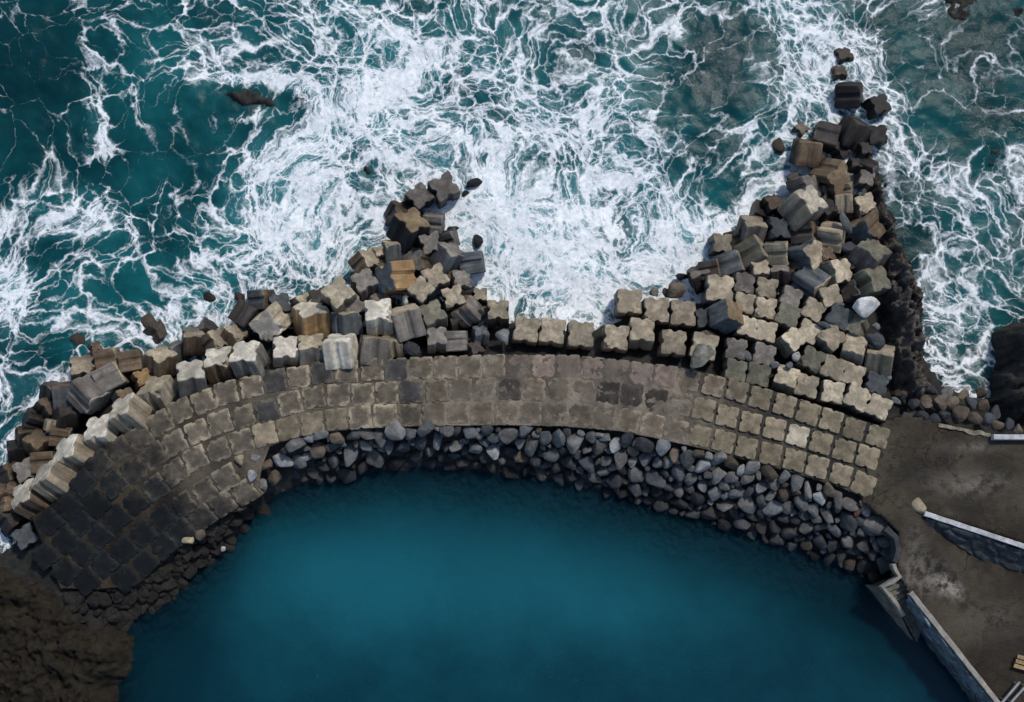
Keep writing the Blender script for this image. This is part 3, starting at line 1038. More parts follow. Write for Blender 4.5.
fj = t.math('ADD', t.math('MULTIPLY', t.math('SUBTRACT', fine, 0.5), 0.55), t.math('MULTIPLY', t.math('SUBTRACT', finer, 0.5), 0.35))


def strands(vec, scale, w):
    e = t.voro(vec, scale)
    return t.math('EXPONENT', t.math('DIVIDE', e, -w))


r1 = strands(v1, 0.27, 0.060)
r2 = strands(v2, 0.62, 0.080)
r3 = strands(v1, 1.45, 0.11)
r4 = strands(v2, 3.2, 0.13)
T = t.math('MULTIPLY', D, 0.55)
T = t.math('ADD', T, t.math('MULTIPLY', r1, 0.49))
T = t.math('ADD', T, t.math('MULTIPLY', t.math('MULTIPLY', r2, 0.52), t.smooth(D, 0.05, 0.38)))
T = t.math('ADD', T, t.math('MULTIPLY', t.math('MULTIPLY', r3, 0.44), t.smooth(D, 0.20, 0.55)))
T = t.math('ADD', T, t.math('MULTIPLY', t.math('MULTIPLY', r4, 0.26), t.smooth(D, 0.3, 0.6)))
T = t.math('ADD', T, t.math('MULTIPLY', fj, 0.75))
fm = t.smooth(T, 0.46, 1.08)
milky = t.smooth(t.math('ADD', D, t.math('MULTIPLY', t.math('SUBTRACT', t.noise(v1, 0.5, 4, .6), .5), .5)), 0.24, 0.95, 0.0, 0.80)
swell = t.noise(p, 0.13, 4, 0.6)
wc = t.mix(t.smooth(swell, .32, .68), (0.002, 0.042, 0.052), (0.007, 0.108, 0.120))
wc = t.mix(t.math('MINIMUM', t.attr('deep'), 1.0), wc, (0.0012, 0.018, 0.025))
wc = t.mix(t.math('MULTIPLY', t.math('MINIMUM', t.attr('grey'), 1.0), 0.4), wc, (0.008, 0.045, 0.046))
wc = t.mix(milky, wc, (0.085, 0.32, 0.37))
fc = t.mix(t.smooth(fine, .35, .65), (0.62, 0.70, 0.75), (0.88, 0.90, 0.91))
h = t.math('ADD', t.math('MULTIPLY', t.noise(p, 0.9, 6, .6), 0.6), t.math('ADD', t.math('MULTIPLY', fm, 0.10), t.math('ADD', t.math('MULTIPLY', fine, 0.24), t.math('MULTIPLY', finer, 0.10))))
bmp = t.bump(h, 0.5, 0.28)
t.set(t.p.inputs['Base Color'], t.mix(fm, wc, fc))
t.set(t.p.inputs['Roughness'], t.smooth(fm, 0, 1, 0.15, 0.85))
t.p.inputs['Specular IOR Level'].default_value = 0.2
t.p.inputs['IOR'].default_value = 1.33
t.set(t.p.inputs['Normal'], bmp)
tr = t.new('ShaderNodeBsdfTransparent')
tr.inputs[0].default_value = (0.62, 0.86, 0.88, 1)
ms = t.new('ShaderNodeMixShader')
opa = t.math('MAXIMUM', t.math('MAXIMUM', t.attr('body'), 0.12), t.math('MAXIMUM', fm, milky))
t.set(ms.inputs[0], opa)
t.t.links.new(tr.outputs[0], ms.inputs[1])
t.t.links.new(t.p.outputs[0], ms.inputs[2])
t.t.links.new(ms.outputs[0], t.out.inputs['Surface'])
SEA = t.m
keep = sea_side(PX, PY) & (SY > -300)
me, used = grid_mesh('sea_water', sx, sy, wz, keep, SEA)
for nm, arr in (('foam', fclip), ('deep', np.clip(dark, 0, 1)), ('grey', np.clip(grey, 0, 1)), ('body', body)):
    a_ = me.attributes.new(nm, 'FLOAT', 'POINT')
    a_.data.foreach_set('value', arr.ravel()[used].astype(np.float32))
obj('sea_water', me, kind='structure')

# sheltered pool
qx = axis_coords(-45, 45, 0.3, 700)
qy = axis_coords(-32, 2, 0.3, 700)
QX, QY = np.meshgrid(qx, qy)
PXq, PYq = to_px(QX, QY, 0.0)
dq = np.maximum(0, -terrain(QX, QY))
bodyq = 1 - np.exp(-np.maximum(0, dq - 0.15) * 0.36)
tone = (0.27 + 0.48 * gauss(PXq, PYq, 470, 560, 210, 85) + .28 * gauss(PXq, PYq, 330, 560, 110, 80) + .22 * gauss(PXq, PYq, 650, 580, 160, 70)
        - .25 * gauss(PXq, PYq, 150, 660, 60, 80) - .12 * gauss(PXq, PYq, 940, 660, 70, 80))
wq = np.zeros_like(QX)
for j in range(len(qy)):
    for i in range(len(qx)):
        if abs(qx[i]) < 55 and abs(qy[j]) < 45:
            v = Vector((qx[i], qy[j], 4))
            wq[j, i] = mnoise.noise(v * 0.8) * 0.012 + mnoise.noise(v * 0.2) * 0.02
t = NT('pool_water')
p = t.pos()
tn = t.attr('tone')
tn = t.math('ADD', tn, t.math('MULTIPLY', t.math('SUBTRACT', t.noise(p, 0.12, 6, .65), .5), .55))
wc = t.mix(t.smooth(tn, 0.1, 1.0), (0.0010, 0.028, 0.043), (0.0085, 0.122, 0.164))
wc = t.mix(t.smooth(t.noise(p, 2.4, 5, .7), .60, .8, 0, .30), wc, (0.02, 0.11, 0.15))
wc = t.mix(t.math('MULTIPLY', t.smooth(t.noise(t.vmath('MULTIPLY', p, (1, .7, 1)), 5.5, 3, .6), .66, .74), t.smooth(t.noise(p, .15, 3, .6), .42, .62, 0, .55)), wc, (0.05, 0.16, 0.20))
t.set(t.p.inputs['Base Color'], wc)
t.p.inputs['Roughness'].default_value = 0.10
t.p.inputs['IOR'].default_value = 1.33
t.set(t.p.inputs['Normal'], t.bump(t.math('ADD', t.noise(p, 1.6, 5, .6), t.math('MULTIPLY', t.noise(p, 5, 3, .6), .3)), 0.35, 0.1))
tr = t.new('ShaderNodeBsdfTransparent')
tr.inputs[0].default_value = (0.42, 0.68, 0.88, 1)
ms = t.new('ShaderNodeMixShader')
t.set(ms.inputs[0], t.math('MAXIMUM', t.attr('body'), 0.06))
t.t.links.new(tr.outputs[0], ms.inputs[1])
t.t.links.new(t.p.outputs[0], ms.inputs[2])
t.t.links.new(ms.outputs[0], t.out.inputs['Surface'])
keep = (~sea_side(PXq, PYq)) | (QY < -300)
me, used = grid_mesh('pool_water', qx, qy, wq, keep, t.m)
for nm, arr in (('tone', tone), ('body', bodyq)):
    a_ = me.attributes.new(nm, 'FLOAT', 'POINT')
    a_.data.foreach_set('value', arr.ravel()[used].astype(np.float32))
obj('pool_water', me, kind='structure')


# ------------------------------------------------------------------ boulders
def boulder_mesh(name, seed, npts=13, mat=None, sub=2, flat=0.75):
    rr = random.Random(seed)
    bm = bmesh.new()
    for _ in range(npts):
        while True:
            v = Vector((rr.uniform(-1, 1), rr.uniform(-1, 1), rr.uniform(-1, 1)))
            if 0.3 < v.length < 1:
                break
        v.normalize()
        v *= rr.uniform(0.85, 1.08)
        bm.verts.new((v.x * 0.5, v.y * 0.5, v.z * 0.5 * flat))
    bmesh.ops.convex_hull(bm, input=bm.verts)
    loose = [v for v in bm.verts if not v.link_faces]
    bmesh.ops.delete(bm, geom=loose, context='VERTS')
    bmesh.ops.bevel(bm, geom=list(bm.edges) + list(bm.verts), offset=0.12, segments=2, profile=0.6, affect='EDGES', clamp_overlap=True)
    bmesh.ops.triangulate(bm, faces=bm.faces)
    bmesh.ops.subdivide_edges(bm, edges=[e for e in bm.edges if e.calc_length() > 0.16], cuts=1, use_grid_fill=True)
    for _ in range(2):
        bmesh.ops.smooth_vert(bm, verts=bm.verts, factor=0.5, use_axis_x=True, use_axis_y=True, use_axis_z=True)
    for v in bm.verts:
        q = mnoise.noise_vector(v.co * 3 + Vector((seed, 0, 0))) * 0.03 + mnoise.noise_vector(v.co * 9 + Vector((seed, 3, 0))) * 0.012
        v.co += q
    me = bpy.data.meshes.new(name)
    bm.to_mesh(me)
    bm.free()
    me.materials.append(mat)
    me.polygons.foreach_set('use_smooth', [True] * len(me.polygons))
    me.set_sharp_from_angle(angle=R(75))
    return me


RM = {
    'blue': (stone_mat('basalt_bluish', (0.108, 0.117, 0.122), .8, 1.6, True, .62), 'bluish grey'),
    'dark': (stone_mat('basalt_dark', (0.055, 0.06, 0.068), .9, 1.6, True, .6), 'dark'),
    'mid': (stone_mat('basalt_grey', (0.142, 0.142, 0.138), .8, 1.6, True, .7), 'mid grey'),
    'pale': (stone_mat('stone_pale', (0.225, 0.235, 0.24), .7, 1.8, False, .8), 'pale grey'),
    'brown': (stone_mat('stone_brown', (0.115, 0.093, 0.072), .8, 1.6, True, .7), 'brownish'),
    'red': (stone_mat('stone_reddish', (0.19, 0.095, 0.075), .8, 1.6, True, .7), 'reddish'),
    'white': (stone_mat('stone_white', (0.52, 0.52, 0.505), .6, 1.8, False, .8, spots=(0.24, 0.25, 0.25)), 'white'),
    'tan': (stone_mat('stone_tan', (0.30, 0.255, 0.17), .6, 1.6, False, .8), 'tan'),
    'olive': (stone_mat('stone_olive', (0.17, 0.17, 0.14), 1.0, 1.8, False, .7, spots=(0.33, 0.33, 0.3)), 'greenish grey'),
}
BM = [boulder_mesh('boulder', 100 + i, npts=random.choice((14, 17, 20, 26)), mat=RM['blue'][0], flat=random.uniform(.7, .95)) for i in range(14)]


def place_rock(name, px, py, z, wx, wy, rot, tone, tip=0.25, hz=None):
    o = obj(name, random.choice(BM))
    e = Matrix.Rotation(R(rot), 4, 'Z') @ Matrix.Diagonal((wx / PPM * 1.08, wy / PPM * 1.08, (hz or min(wx, wy) * 0.9) / PPM, 1)) @ \
        Matrix.Rotation(random.uniform(-tip, tip), 4, 'X') @ Matrix.Rotation(random.uniform(0, 6.28), 4, 'Z')
    # keep the object matrix free of shear: spin lives in the mesh choice, tilt in the rotation
    o.location = at(px, py, z)
    o.rotation_euler = (random.uniform(-tip, tip), random.uniform(-tip, tip), R(rot))
    o.scale = (wx / PPM * 1.08, wy / PPM * 1.08, (hz or min(wx, wy) * 0.95) / PPM * 1.1)
    o.material_slots[0].link = 'OBJECT'
    o.material_slots[0].material = RM[tone][0]
    return o


br = random.Random(21)
TT = resample(TL, n=240)
BB = resample(BL, n=240)
placed = []
cells = {}


def near(x, y, r):
    cx, cy = int(x // 16), int(y // 16)
    for i in range(cx - 2, cx + 3):
        for j in range(cy - 2, cy + 3):
            for (a, b, c) in cells.get((i, j), ()):
                if math.hypot(a - x, b - y) < (c + r) * 0.88:
                    return True
    return False


def put(x, y, r, u, v):
    placed.append((x, y, r, u, v))
    cells.setdefault((int(x // 16), int(y // 16)), []).append((x, y, r))


put(876, 523, 12.5, .97, .35)                # the big angular one by the ramp
for rad, tries in ((8.6, 26), (7.3, 160), (6.3, 900), (5.6, 5200), (5.0, 9000), (4.3, 12000), (3.5, 12000), (2.8, 9000)):
    for _ in range(tries):
        u = br.random()
        v = br.random()
        i = int(u * 240)
        q = TT[i].lerp(BB[i], v)
        r_ = rad * br.uniform(0.95, 1.1)
        if 300 < q.x < 345 and q.y > 470:
            pass
        if q.x > 880 and q.y < 520:
            continue
        if not near(q.x, q.y, r_):
            put(q.x, q.y, r_, u, v)
COURSE = ['top edge', 'upper slope', 'lower slope', 'waterline']
bk = {}
placed.sort(key=lambda q: -q[2])
print('RUBBLE', len(placed))
REST = placed[294:]
for (x, y, r_, u, v) in placed[:294]:
    z = 3.85 - 3.75 * v ** 1.1
    tone = br.choices(['blue', 'mid', 'dark', 'pale', 'brown'], [4.5, 3.5, 2.5 + 3 * v, 1.0 - .9 * v, .9])[0]
    if v < .2 and x > 650:
        tone = br.choice(['pale', 'mid', 'blue', 'brown', 'mid'])
    if r_ > 12:
        tone = 'mid'
    if abs(x - 853) < 5 and abs(y - 515) < 5:
        tone = 'red'
    asp = br.uniform(1.0, 1.4)
    o = place_rock('boulder', x, y, z - 0.1, r_ * 2.3 * asp, r_ * 2.3 / asp ** .5, br.uniform(0, 180), tone, .5)
    size = 'large' if r_ > 7.4 else ('medium' if r_ > 5.2 else 'small')
    c_ = COURSE[min(3, int(v * 4))]
    bk.setdefault((size, tone, c_), []).append((x, o))
for (size, tone, c_), lst in bk.items():
    lst.sort(key=lambda q: q[0])
    for i, (x, o) in enumerate(lst):
        od = ordinal(i, len(lst))
        o['label'] = '%s %s boulder%s at the %s of the pool rubble' % (size, RM[tone][1], (', ' + od + ' such') if od else '', c_)
        o['category'] = 'boulder'
        o['group'] = 'boulders of the rubble slope along the pool'

# drowned toe of the rubble: a mass nobody could count
def joined_rocks(name, specs, mat):
    vs, fs = [], []
    for (loc, sc, rot, tip) in specs:
        m = random.choice(BM)
        M = Matrix.Translation(loc) @ Matrix.Rotation(rot, 4, 'Z') @ Matrix.Rotation(tip, 4, 'X') @ Matrix.Diagonal((*sc, 1))
        o_ = len(vs)
        vs += [M @ v.co for v in m.vertices]
        fs += [tuple(i + o_ for i in p_.vertices) for p_ in m.polygons]
    return mesh_from(name, vs, fs, mat, True)


sp = []
for (x, y, r_, u, v) in REST:
    s = r_ * 2.4 / PPM
    sp.append((at(x, y, 3.75 - 3.75 * v ** 1.1), (s * br.uniform(1., 1.3), s, s * .9), br.uniform(0, 6), br.uniform(-.5, .5)))
obj('small_rubble', joined_rocks('small_rubble', sp, RM['blue'][0]), kind='stuff', label='small bluish stones filling the rubble slope by the pool', cat='rubble')
sp = []
for _ in range(640):
    u = br.random()
    i = int(u * 240)
    d = br.random() ** 1.2 * 42
    q = BB[i]
    x, y = q.x - d * 0.18, q.y + d + 1
    s = br.uniform(6, 13) / PPM
    z = -0.25 - d * 0.03
    sp.append((at(x, y, z), (s * br.uniform(.9, 1.3), s, s * .7), br.uniform(0, 6), br.uniform(-.4, .4)))
for _ in range(800):
    x = br.uniform(30, 275)
    y = br.uniform(505, 650)
    yl = 678 - (x - 120) * 0.86
    if y > yl or y < 588 - (max(x, 60) - 60) * 0.44:
        continue
    gx_ = at(x, y, 0)
    z = float(terrain(np.array([gx_.x]), np.array([gx_.y]))[0]) + 0.15
    s = br.uniform(5, 19) / PPM
    sp.append((at(x, y, z + .1), (s * br.uniform(.9, 1.4), s, s * .6), br.uniform(0, 6), br.uniform(-.4, .4)))
DROWN = stone_mat('drowned_stone', (0.024, 0.022, 0.019), 1.0, 1.4, False, .7, False)
o = obj('submerged_rubble', joined_rocks('submerged_rubble', sp, DROWN), kind='stuff', label='drowned dark rubble at the pool edge under the water', cat='rubble')

# single stones and rocks one can pick out
for (name, x, y, z, wx, wy, rot, tone, lab, cat) in [
    ('boulder', 867.5, 307, 4.6, 28, 25, 20, 'white', 'big white mottled boulder lying among blocks beside the lava ridge', 'boulder'),
    ('boulder', 701, 357, 4.9, 27, 23, 35, 'olive', 'greenish grey boulder resting on a cream block at the walkway edge', 'boulder'),
    ('boulder', 709, 335, 3.2, 20, 11, -10, 'brown', 'flat brownish stone wedged below the tilted slate block', 'stone'),
    ('boulder', 675, 291, 1.6, 25, 19, 0, 'brown', 'brown boulder half in foam above the short block line', 'boulder'),
    ('boulder', 655, 292, 1.0, 11, 13, 60, 'olive', 'small split olive rock in foam left of the brown boulder', 'rock'),
    ('boulder', 666, 293, 1.0, 7, 12, 20, 'brown', 'narrow rock squeezed against the brown boulder in foam', 'rock'),
    ('boulder', 682, 277, 0.4, 15, 9, 0, 'dark', 'dark rock awash just above the brown boulder', 'rock'),
    ('boulder', 504, 337, 2.8, 18, 17, 10, 'pale', 'pale grey boulder at the left end of the straight block line', 'boulder'),
    ('boulder', 411, 350, 3.2, 22, 17, -20, 'dark', 'dark smooth boulder at the walkway edge, below the heap', 'boulder'),
    ('stone', 795.5, 357, 4.0, 9, 13, -20, 'white', 'white stone between packed blocks', 'stone'),
    ('stone', 775, 365, 3.9, 10, 9, 0, 'mid', 'grey stone right of the two olive blocks', 'stone'),
    ('stone', 789, 366, 3.9, 10, 8, 30, 'blue', 'bluish stone under the white stone', 'stone'),
    ('stone', 748, 355, 3.6, 8, 13, 10, 'blue', 'bluish stone standing in the gap of two brown-grey blocks', 'stone'),
    ('stone', 841, 305, 3.8, 8, 7, 0, 'mid', 'small round stone left of the big white boulder', 'stone'),
    ('stone', 823, 325, 3.8, 17, 9, -25, 'dark', 'dark flat stone between star-shaped block tops', 'stone'),
    ('boulder', 875, 341, 4.2, 22, 16, -20, 'dark', 'dark flat slab of rock below the big white boulder', 'rock'),
    ('stone', 876, 327, 4.2, 9, 8, 0, 'pale', 'small pale stone touching the ridge below the white boulder', 'stone'),
    ('stone', 896, 401, 3.8, 12, 7, -30, 'pale', 'pale stone at the foot of the lava ridge', 'stone'),
    ('stone', 889, 376, 3.8, 5, 9, 10, 'pale', 'slim pale stone right of the last lying block', 'stone'),
    ('boulder', 846, 223, 3.4, 10, 27, 15, 'blue', 'slender bluish splinter of rock standing between blocks of the right heap', 'rock'),
    ('boulder', 850, 248, 2.6, 18, 14, 0, 'dark', 'dark rubble lump in the right heap', 'rock'),
    ('boulder', 792, 178, 1.2, 13, 18, -30, 'brown', 'brown rock at the foam edge of the right heap', 'rock'),
    ('boulder', 779, 146, 0.0, 14, 18, 0, 'brown', 'brown rock awash left of the right heap', 'rock'),
    ('boulder', 474, 184, 0.2, 20, 12, 25, 'dark', 'black rock in white surf right of the star-shaped block', 'rock'),
    ('boulder', 465, 194, 0.1, 9, 7, 25, 'dark', 'little black rock in surf beside the larger black one', 'rock'),
    ('boulder', 478, 242, 0.3, 12, 16, 20, 'dark', 'dark rock in surf above the slate block', 'rock'),
    ('boulder', 452, 229, 0.2, 17, 6, 5, 'dark', 'dark flat rock awash right of the heap', 'rock'),
    ('boulder', 394, 206, 0.2, 13, 11, 0, 'dark', 'dark rock in foam at the tip of the heap', 'rock'),
    ('boulder', 390, 222, 0.3, 12, 14, 0, 'brown', 'brown rock in foam left of the brown-topped black block', 'rock'),
    ('boulder', 240, 299, 0.1, 11, 18, 10, 'brown', 'brown rock awash above the dark lying block', 'rock'),
    ('boulder', 78, 341, -0.35, 22, 16, 0, 'brown', 'brown rock under thin water off the left heap', 'rock'),
    ('boulder', 150, 322, -0.2, 18, 20, 10, 'brown', 'brown rock awash in foam off the left heap', 'rock'),
    ('boulder', 209, 298, -0.25, 22, 14, 0, 'brown', 'brown rock under foam above the left row', 'rock'),
    ('stone', 188, 541, 2.75, 13, 11, 20, 'tan', 'tan stone lying on blackish paving near the pool', 'stone'),
    ('stone', 201, 534, 2.8, 13, 11, 60, 'brown', 'brown stone next to the tan stone on blackish paving', 'stone'),
    ('stone', 223, 549, 1.1, 6, 6, 0, 'white', 'tiny white stone on dark rubble at the pool edge', 'stone'),
    ('stone', 240, 460, 4.2, 13, 11, 10, 'tan', 'tan stone in a gap of the pool-side paving', 'stone'),
    ('stone', 252, 476, 4.1, 10, 15, 10, 'pale', 'pale knobbly stone at the pool-side corner of the walkway', 'stone'),
    ('boulder', 255, 458, 3.7, 14, 12, 0, 'mid', 'grey boulder between tan stone and rubble slope', 'boulder'),
    ('boulder', 266, 466, 3.3, 16, 13, 40, 'brown', 'brownish boulder at the left start of the rubble slope', 'boulder'),
    ('boulder', 275, 478, 2.3, 14, 16, 0, 'brown', 'brown boulder by the water at the left start of rubble', 'boulder'),
    ('boulder', 262, 485, 2.6, 13, 12, 0, 'mid', 'grey boulder beside the last innermost paving block', 'boulder'),
    ('boulder', 236, 508, 2.6, 24, 9, 10, 'brown', 'crumbly brown rock below the innermost paving', 'rock'),
    ('stone', 312, 475, -0.2, 7, 5, 0, 'tan', 'tan stone under shallow pool water', 'stone'),
    ('boulder', 919, 506, 3.95, 14, 17, 10, 'tan', 'yellowish lump of old concrete at the end of the retaining wall', 'stone'),
]:
    o = place_rock(name, x, y, z, wx, wy, rot, tone, .2)
    o['label'] = lab
    o['category'] = cat


# ------------------------------------------------------------------ lava rock masses
def inside(px, py, poly):
    c = False
    n = len(poly)
    j = n - 1
    for i in range(n):
        xi, yi = poly[i]
        xj, yj = poly[j]
        if (yi > py) != (yj > py) and px < (xj - xi) * (py - yi) / (yj - yi) + xi:
            c = not c
        j = i
    return c


def edge_dist(px, py, poly):
    best = 1e9
    n = len(poly)
    for i in range(n):
        ax, ay = poly[i]
        bx, by = poly[(i + 1) % n]
        dx, dy = bx - ax, by - ay
        tt = max(0, min(1, ((px - ax) * dx + (py - ay) * dy) / (dx * dx + dy * dy + 1e-9)))
        best = min(best, math.hypot(px - ax - tt * dx, py - ay - tt * dy))
    return best


def rock_mass(name, poly_px, zref, top, base, mat, step=0.16, rough=0.5, edge=1.4, seed=0, stretch=(1, 1), topf=None, grain=1.0, chunk=1.0):
    """a lump of lava: a rugged height field over its outline with flanks that run down to its foot"""
    poly = [tuple(at(x, y, zref))[:2] for x, y in poly_px]
    x0 = min(p[0] for p in poly) - 1.2
    x1 = max(p[0] for p in poly) + 1.2
    y0 = min(p[1] for p in poly) - 1.2
    y1 = max(p[1] for p in poly) + 1.2
    gx = np.arange(x0, x1, step)
    gy = np.arange(y0, y1, step)
    Z = np.zeros((len(gy), len(gx)))
    K = np.zeros_like(Z, bool)
    for j, y in enumerate(gy):
        for i, x in enumerate(gx):
            v = Vector((x * stretch[0], y * stretch[1], seed))
            wob = mnoise.noise(v * 0.8) * 0.55 + mnoise.noise(v * 2.3) * 0.22
            d = edge_dist(x, y, poly)
            d = (d if inside(x, y, poly) else -d) + wob
            if d > -0.35:
                K[j, i] = True
            k = max(0.0, min(1.0, (d + 0.2) / edge))
            k = k ** 0.6
            tp = top if topf is None else topf(x, y)
            r1 = 1 - abs(mnoise.noise(v * 0.55))
            r2 = 1 - abs(mnoise.noise(v * 1.4 + Vector((5, 5, 0))))
            r3 = 1 - abs(mnoise.noise(v * 3.4 + Vector((9, 1, 0))))
            r4 = mnoise.noise(v * 6.5)
            pts_ = mnoise.voronoi(v * 1.05 + Vector((wob, 0, 0)))[1][0]
            pts2 = mnoise.voronoi(v * 2.6 + Vector((0, wob, 0)))[1][0]
            r4 += chunk * (mnoise.cell(pts_ * 7.3) * 3.0 + mnoise.cell(pts2 * 9.1) * 1.7)
            n_ = (r1 - .75) * 0.9 + (r2 - .75) * 0.65 * grain + (r3 - .75) * 0.38 * grain + r4 * 0.12 * grain
            Z[j, i] = base + (tp - base) * k + n_ * rough * (0.3 + 0.7 * k)
    me, _ = grid_mesh(name, gx, gy, Z, K, mat)
    return me


LAVA = stone_mat('lava_rock', (0.105, 0.094, 0.082), 1.0, 1.0, True, .8, False, 1.0)
LAVA2 = stone_mat('lava_rock_brown', (0.023, 0.019, 0.013), 1.0, 1.0, False, .85, False, 1.0)
LAVA3 = stone_mat('lava_rock_black', (0.04, 0.038, 0.036), 1.0, 1.0, False, .8, False, 1.0)
ridge = [(876, 150), (890, 154), (901, 172), (904, 196), (912, 220), (925, 252), (935, 290), (940, 328), (938, 362), (943, 392), (928, 414), (904, 414), (890, 402), (887, 364), (884, 322), (880, 284),
         (876, 242), (871, 205), (869, 176)]
obj('rock_ridge', rock_mass('rock_ridge', ridge, 3.0, 4.6, -2.5, LAVA, .12, 1.25, 2.2, 3, (1.2, .7), grain=1.3,
                            topf=lambda x, y: 3.6 - max(0, (y - 6)) * 0.17), label='long dark lava ridge between the block heap and the right-hand surf', cat='rock ridge')
obj('rock_outcrop', rock_mass('rock_outcrop', [(-60, 560), (0, 566), (42, 572), (72, 590), (86, 615), (104, 622), (128, 636), (132, 664), (118, 686), (112, 730), (-60, 740)], 2.0, 2.6, -2.0, LAVA2, .15, 1.25, 2.2, 11,
                              (.8, .9), chunk=.55), label='dark brown lava outcrop in the lower left corner', cat='rock outcrop')
obj('rock_outcrop', rock_mass('rock_outcrop', [(1006, 330), (1016, 318), (1060, 310), (1080, 424), (1010, 424), (1000, 400), (1008, 365)], 3.0, 4.2, -2.0, LAVA3, .17, 1.2, 1.5, 17),
    label='black rock outcrop at the right edge above the white kerb wall', cat='rock outcrop')
for (poly, zt, seed, lab) in [
    ([(215, 86), (240, 84), (262, 86), (276, 92), (276, 106), (262, 112), (240, 110), (220, 100)], 0.5, 23, 'dark rock breaking the surface in the upper left sea'),
    ([(286, 92), (302, 90), (316, 97), (308, 106), (290, 104)], 0.22, 29, 'small dark rock awash right of the upper left sea rock'),
    ([(832, 8), (846, 2), (862, 12), (864, 32), (856, 40), (840, 34)], 0.05, 31, 'submerged rock with foam spilling round it beyond the right heap'),
    ([(930, -20), (985, -20), (982, 12), (966, 30), (944, 22)], 0.10, 37, 'large olive rock under thin water at the top right edge'),
    ([(1003, 2), (1030, 0), (1030, 30), (1008, 24)], 0.28, 41, 'brown rock awash in the top right corner'),
    ([(902, 24), (914, 30), (924, 50), (914, 58), (900, 44)], -0.2, 43, 'drowned rock between surf patches left of the olive rock'),
    ([(890, 92), (905, 95), (912, 110), (900, 120), (888, 112)], 0.25, 47, 'dark rock in surf right of the topmost dark blocks'),
    ([(975, 150), (1000, 140), (1016, 158), (1005, 178), (980, 175)], 0.05, 53, 'olive rock under thin foam right of the ridge'),
    ([(352, 118), (368, 122), (386, 130), (380, 142), (360, 138)], 0.1, 59, 'dark rock glimpsed under foam left of the surf centre'),
    ([(358, 158), (372, 162), (380, 176), (366, 182), (356, 172)], 0.12, 61, 'low dark rock in foam left of the heap tip'),
]:
    obj('sea_rock', rock_mass('sea_rock', poly, 0.0, zt, -2.5, LAVA3 if seed in (23, 29, 47, 59, 61) else LAVA, .16, .55, 1.1, seed), label=lab, cat='sea rock', group='rocks out in the sea')

# rock pile between the ridge and the concrete apron
rp = random.Random(3)
spots = [(908, 416, 12, 'dark'), (921, 419, 16, 'dark'), (934, 420, 13, 'dark'), (926, 402, 15, 'brown'), (940, 404, 17, 'brown'), (947, 394, 13, 'mid'), (953, 404, 14, 'brown'), (960, 415, 18, 'brown'),
         (975, 418, 15, 'brown'), (972, 403, 15, 'dark'), (963, 395, 12, 'brown'), (984, 407, 14, 'brown'), (988, 420, 14, 'dark'), (996, 413, 13, 'dark'), (998, 425, 12, 'brown'), (945, 415, 11, 'dark'),
         (1010, 424, 12, 'dark'), (1018, 429, 10, 'brown'), (980, 393, 12, 'brown'), (933, 391, 12, 'dark'), (914, 405, 12, 'dark')]
rk = {}
for (x, y, s, tone) in spots:
    o = place_rock('boulder', x, y, 2.6 + (y - 400) * 0.05, s * rp.uniform(1, 1.3), s, rp.uniform(0, 180), tone, .4)
    size = 'big' if s >= 14 else 'small'
    rk.setdefault((size, tone), []).append((x, o))
for (size, tone), lst in rk.items():
    lst.sort(key=lambda q: q[0])
    for i, (x, o) in enumerate(lst):
        od = ordinal(i, len(lst))
        o['label'] = '%s %s rock%s in the pile above the apron' % (size, RM[tone][1], (', ' + od + ' such') if od else '')
        o['category'] = 'rock'
        o['group'] = 'rocks piled between the ridge and the apron'

# ------------------------------------------------------------------ concrete apron at the right
t = NT('apron_concrete')
p = t.pos()
n1 = t.noise(p, 0.22, 6, .62)
n2 = t.noise(p, 1.3, 7, .7)
n3 = t.noise(p, 7.0, 5, .7)
c = t.mix(t.smooth(n1, .35, .66), (0.023, 0.018, 0.012), (0.074, 0.062, 0.044))
c = t.mix(t.smooth(n2, .48, .64, 0, .8), c, (0.024, 0.02, 0.015))
cr = t.voro(t.vmath('ADD', p, t.vmath('SCALE', t.noise(p, .8, 4, .6, color=True), 1.6)), 0.16)
c = t.mix(t.smooth(cr, 0.0, 0.012, .8, 0), c, (0.012, 0.01, 0.008))
st = t.attr('stain')
c = t.mix(t.math('MULTIPLY', st, t.smooth(n2, .38, .62), clamp=True), c, (0.25, 0.23, 0.2))
c = t.mix(t.smooth(n3, .6, .75, 0, .35), c, (0.16, 0.14, 0.11))
t.set(t.p.inputs['Base Color'], c)
t.set(t.p.inputs['Roughness'], t.smooth(n1, .35, .6, .6, .9))
t.p.inputs['Specular IOR Level'].default_value = 0.2
t.set(t.p.inputs['Normal'], t.bump(t.math('ADD', n2, n3), .9, .12))
APRON = t.m
apron = [(884, 424), (906, 416), (940, 426), (992, 437), (1400, 437), (1400, 900), (1130, 900), (1003, 712), (911, 592), (902, 577), (899, 562), (902, 545), (899, 530), (884, 516), (864, 500), (868, 470)]


def wall_y(px):
    return 512 + (px - 925) * 0.337


def apron_z(px, py):
    z = 3.98
    if px > 905:
        d = py - wall_y(px)
        if d > -2:
            drop = min(1.0, max(0.0, (px - 918) / 60)) * 1.5
            k = min(1.0, max(0.0, (d + 2) / 4))
            z -= drop * k
            if d > 20:
                z = min(z, 3.98 - 0.9 * min(1, (d - 20) / 40) * min(1, max(0, (px - 905) / 30)) - drop * 0.4)
    return z


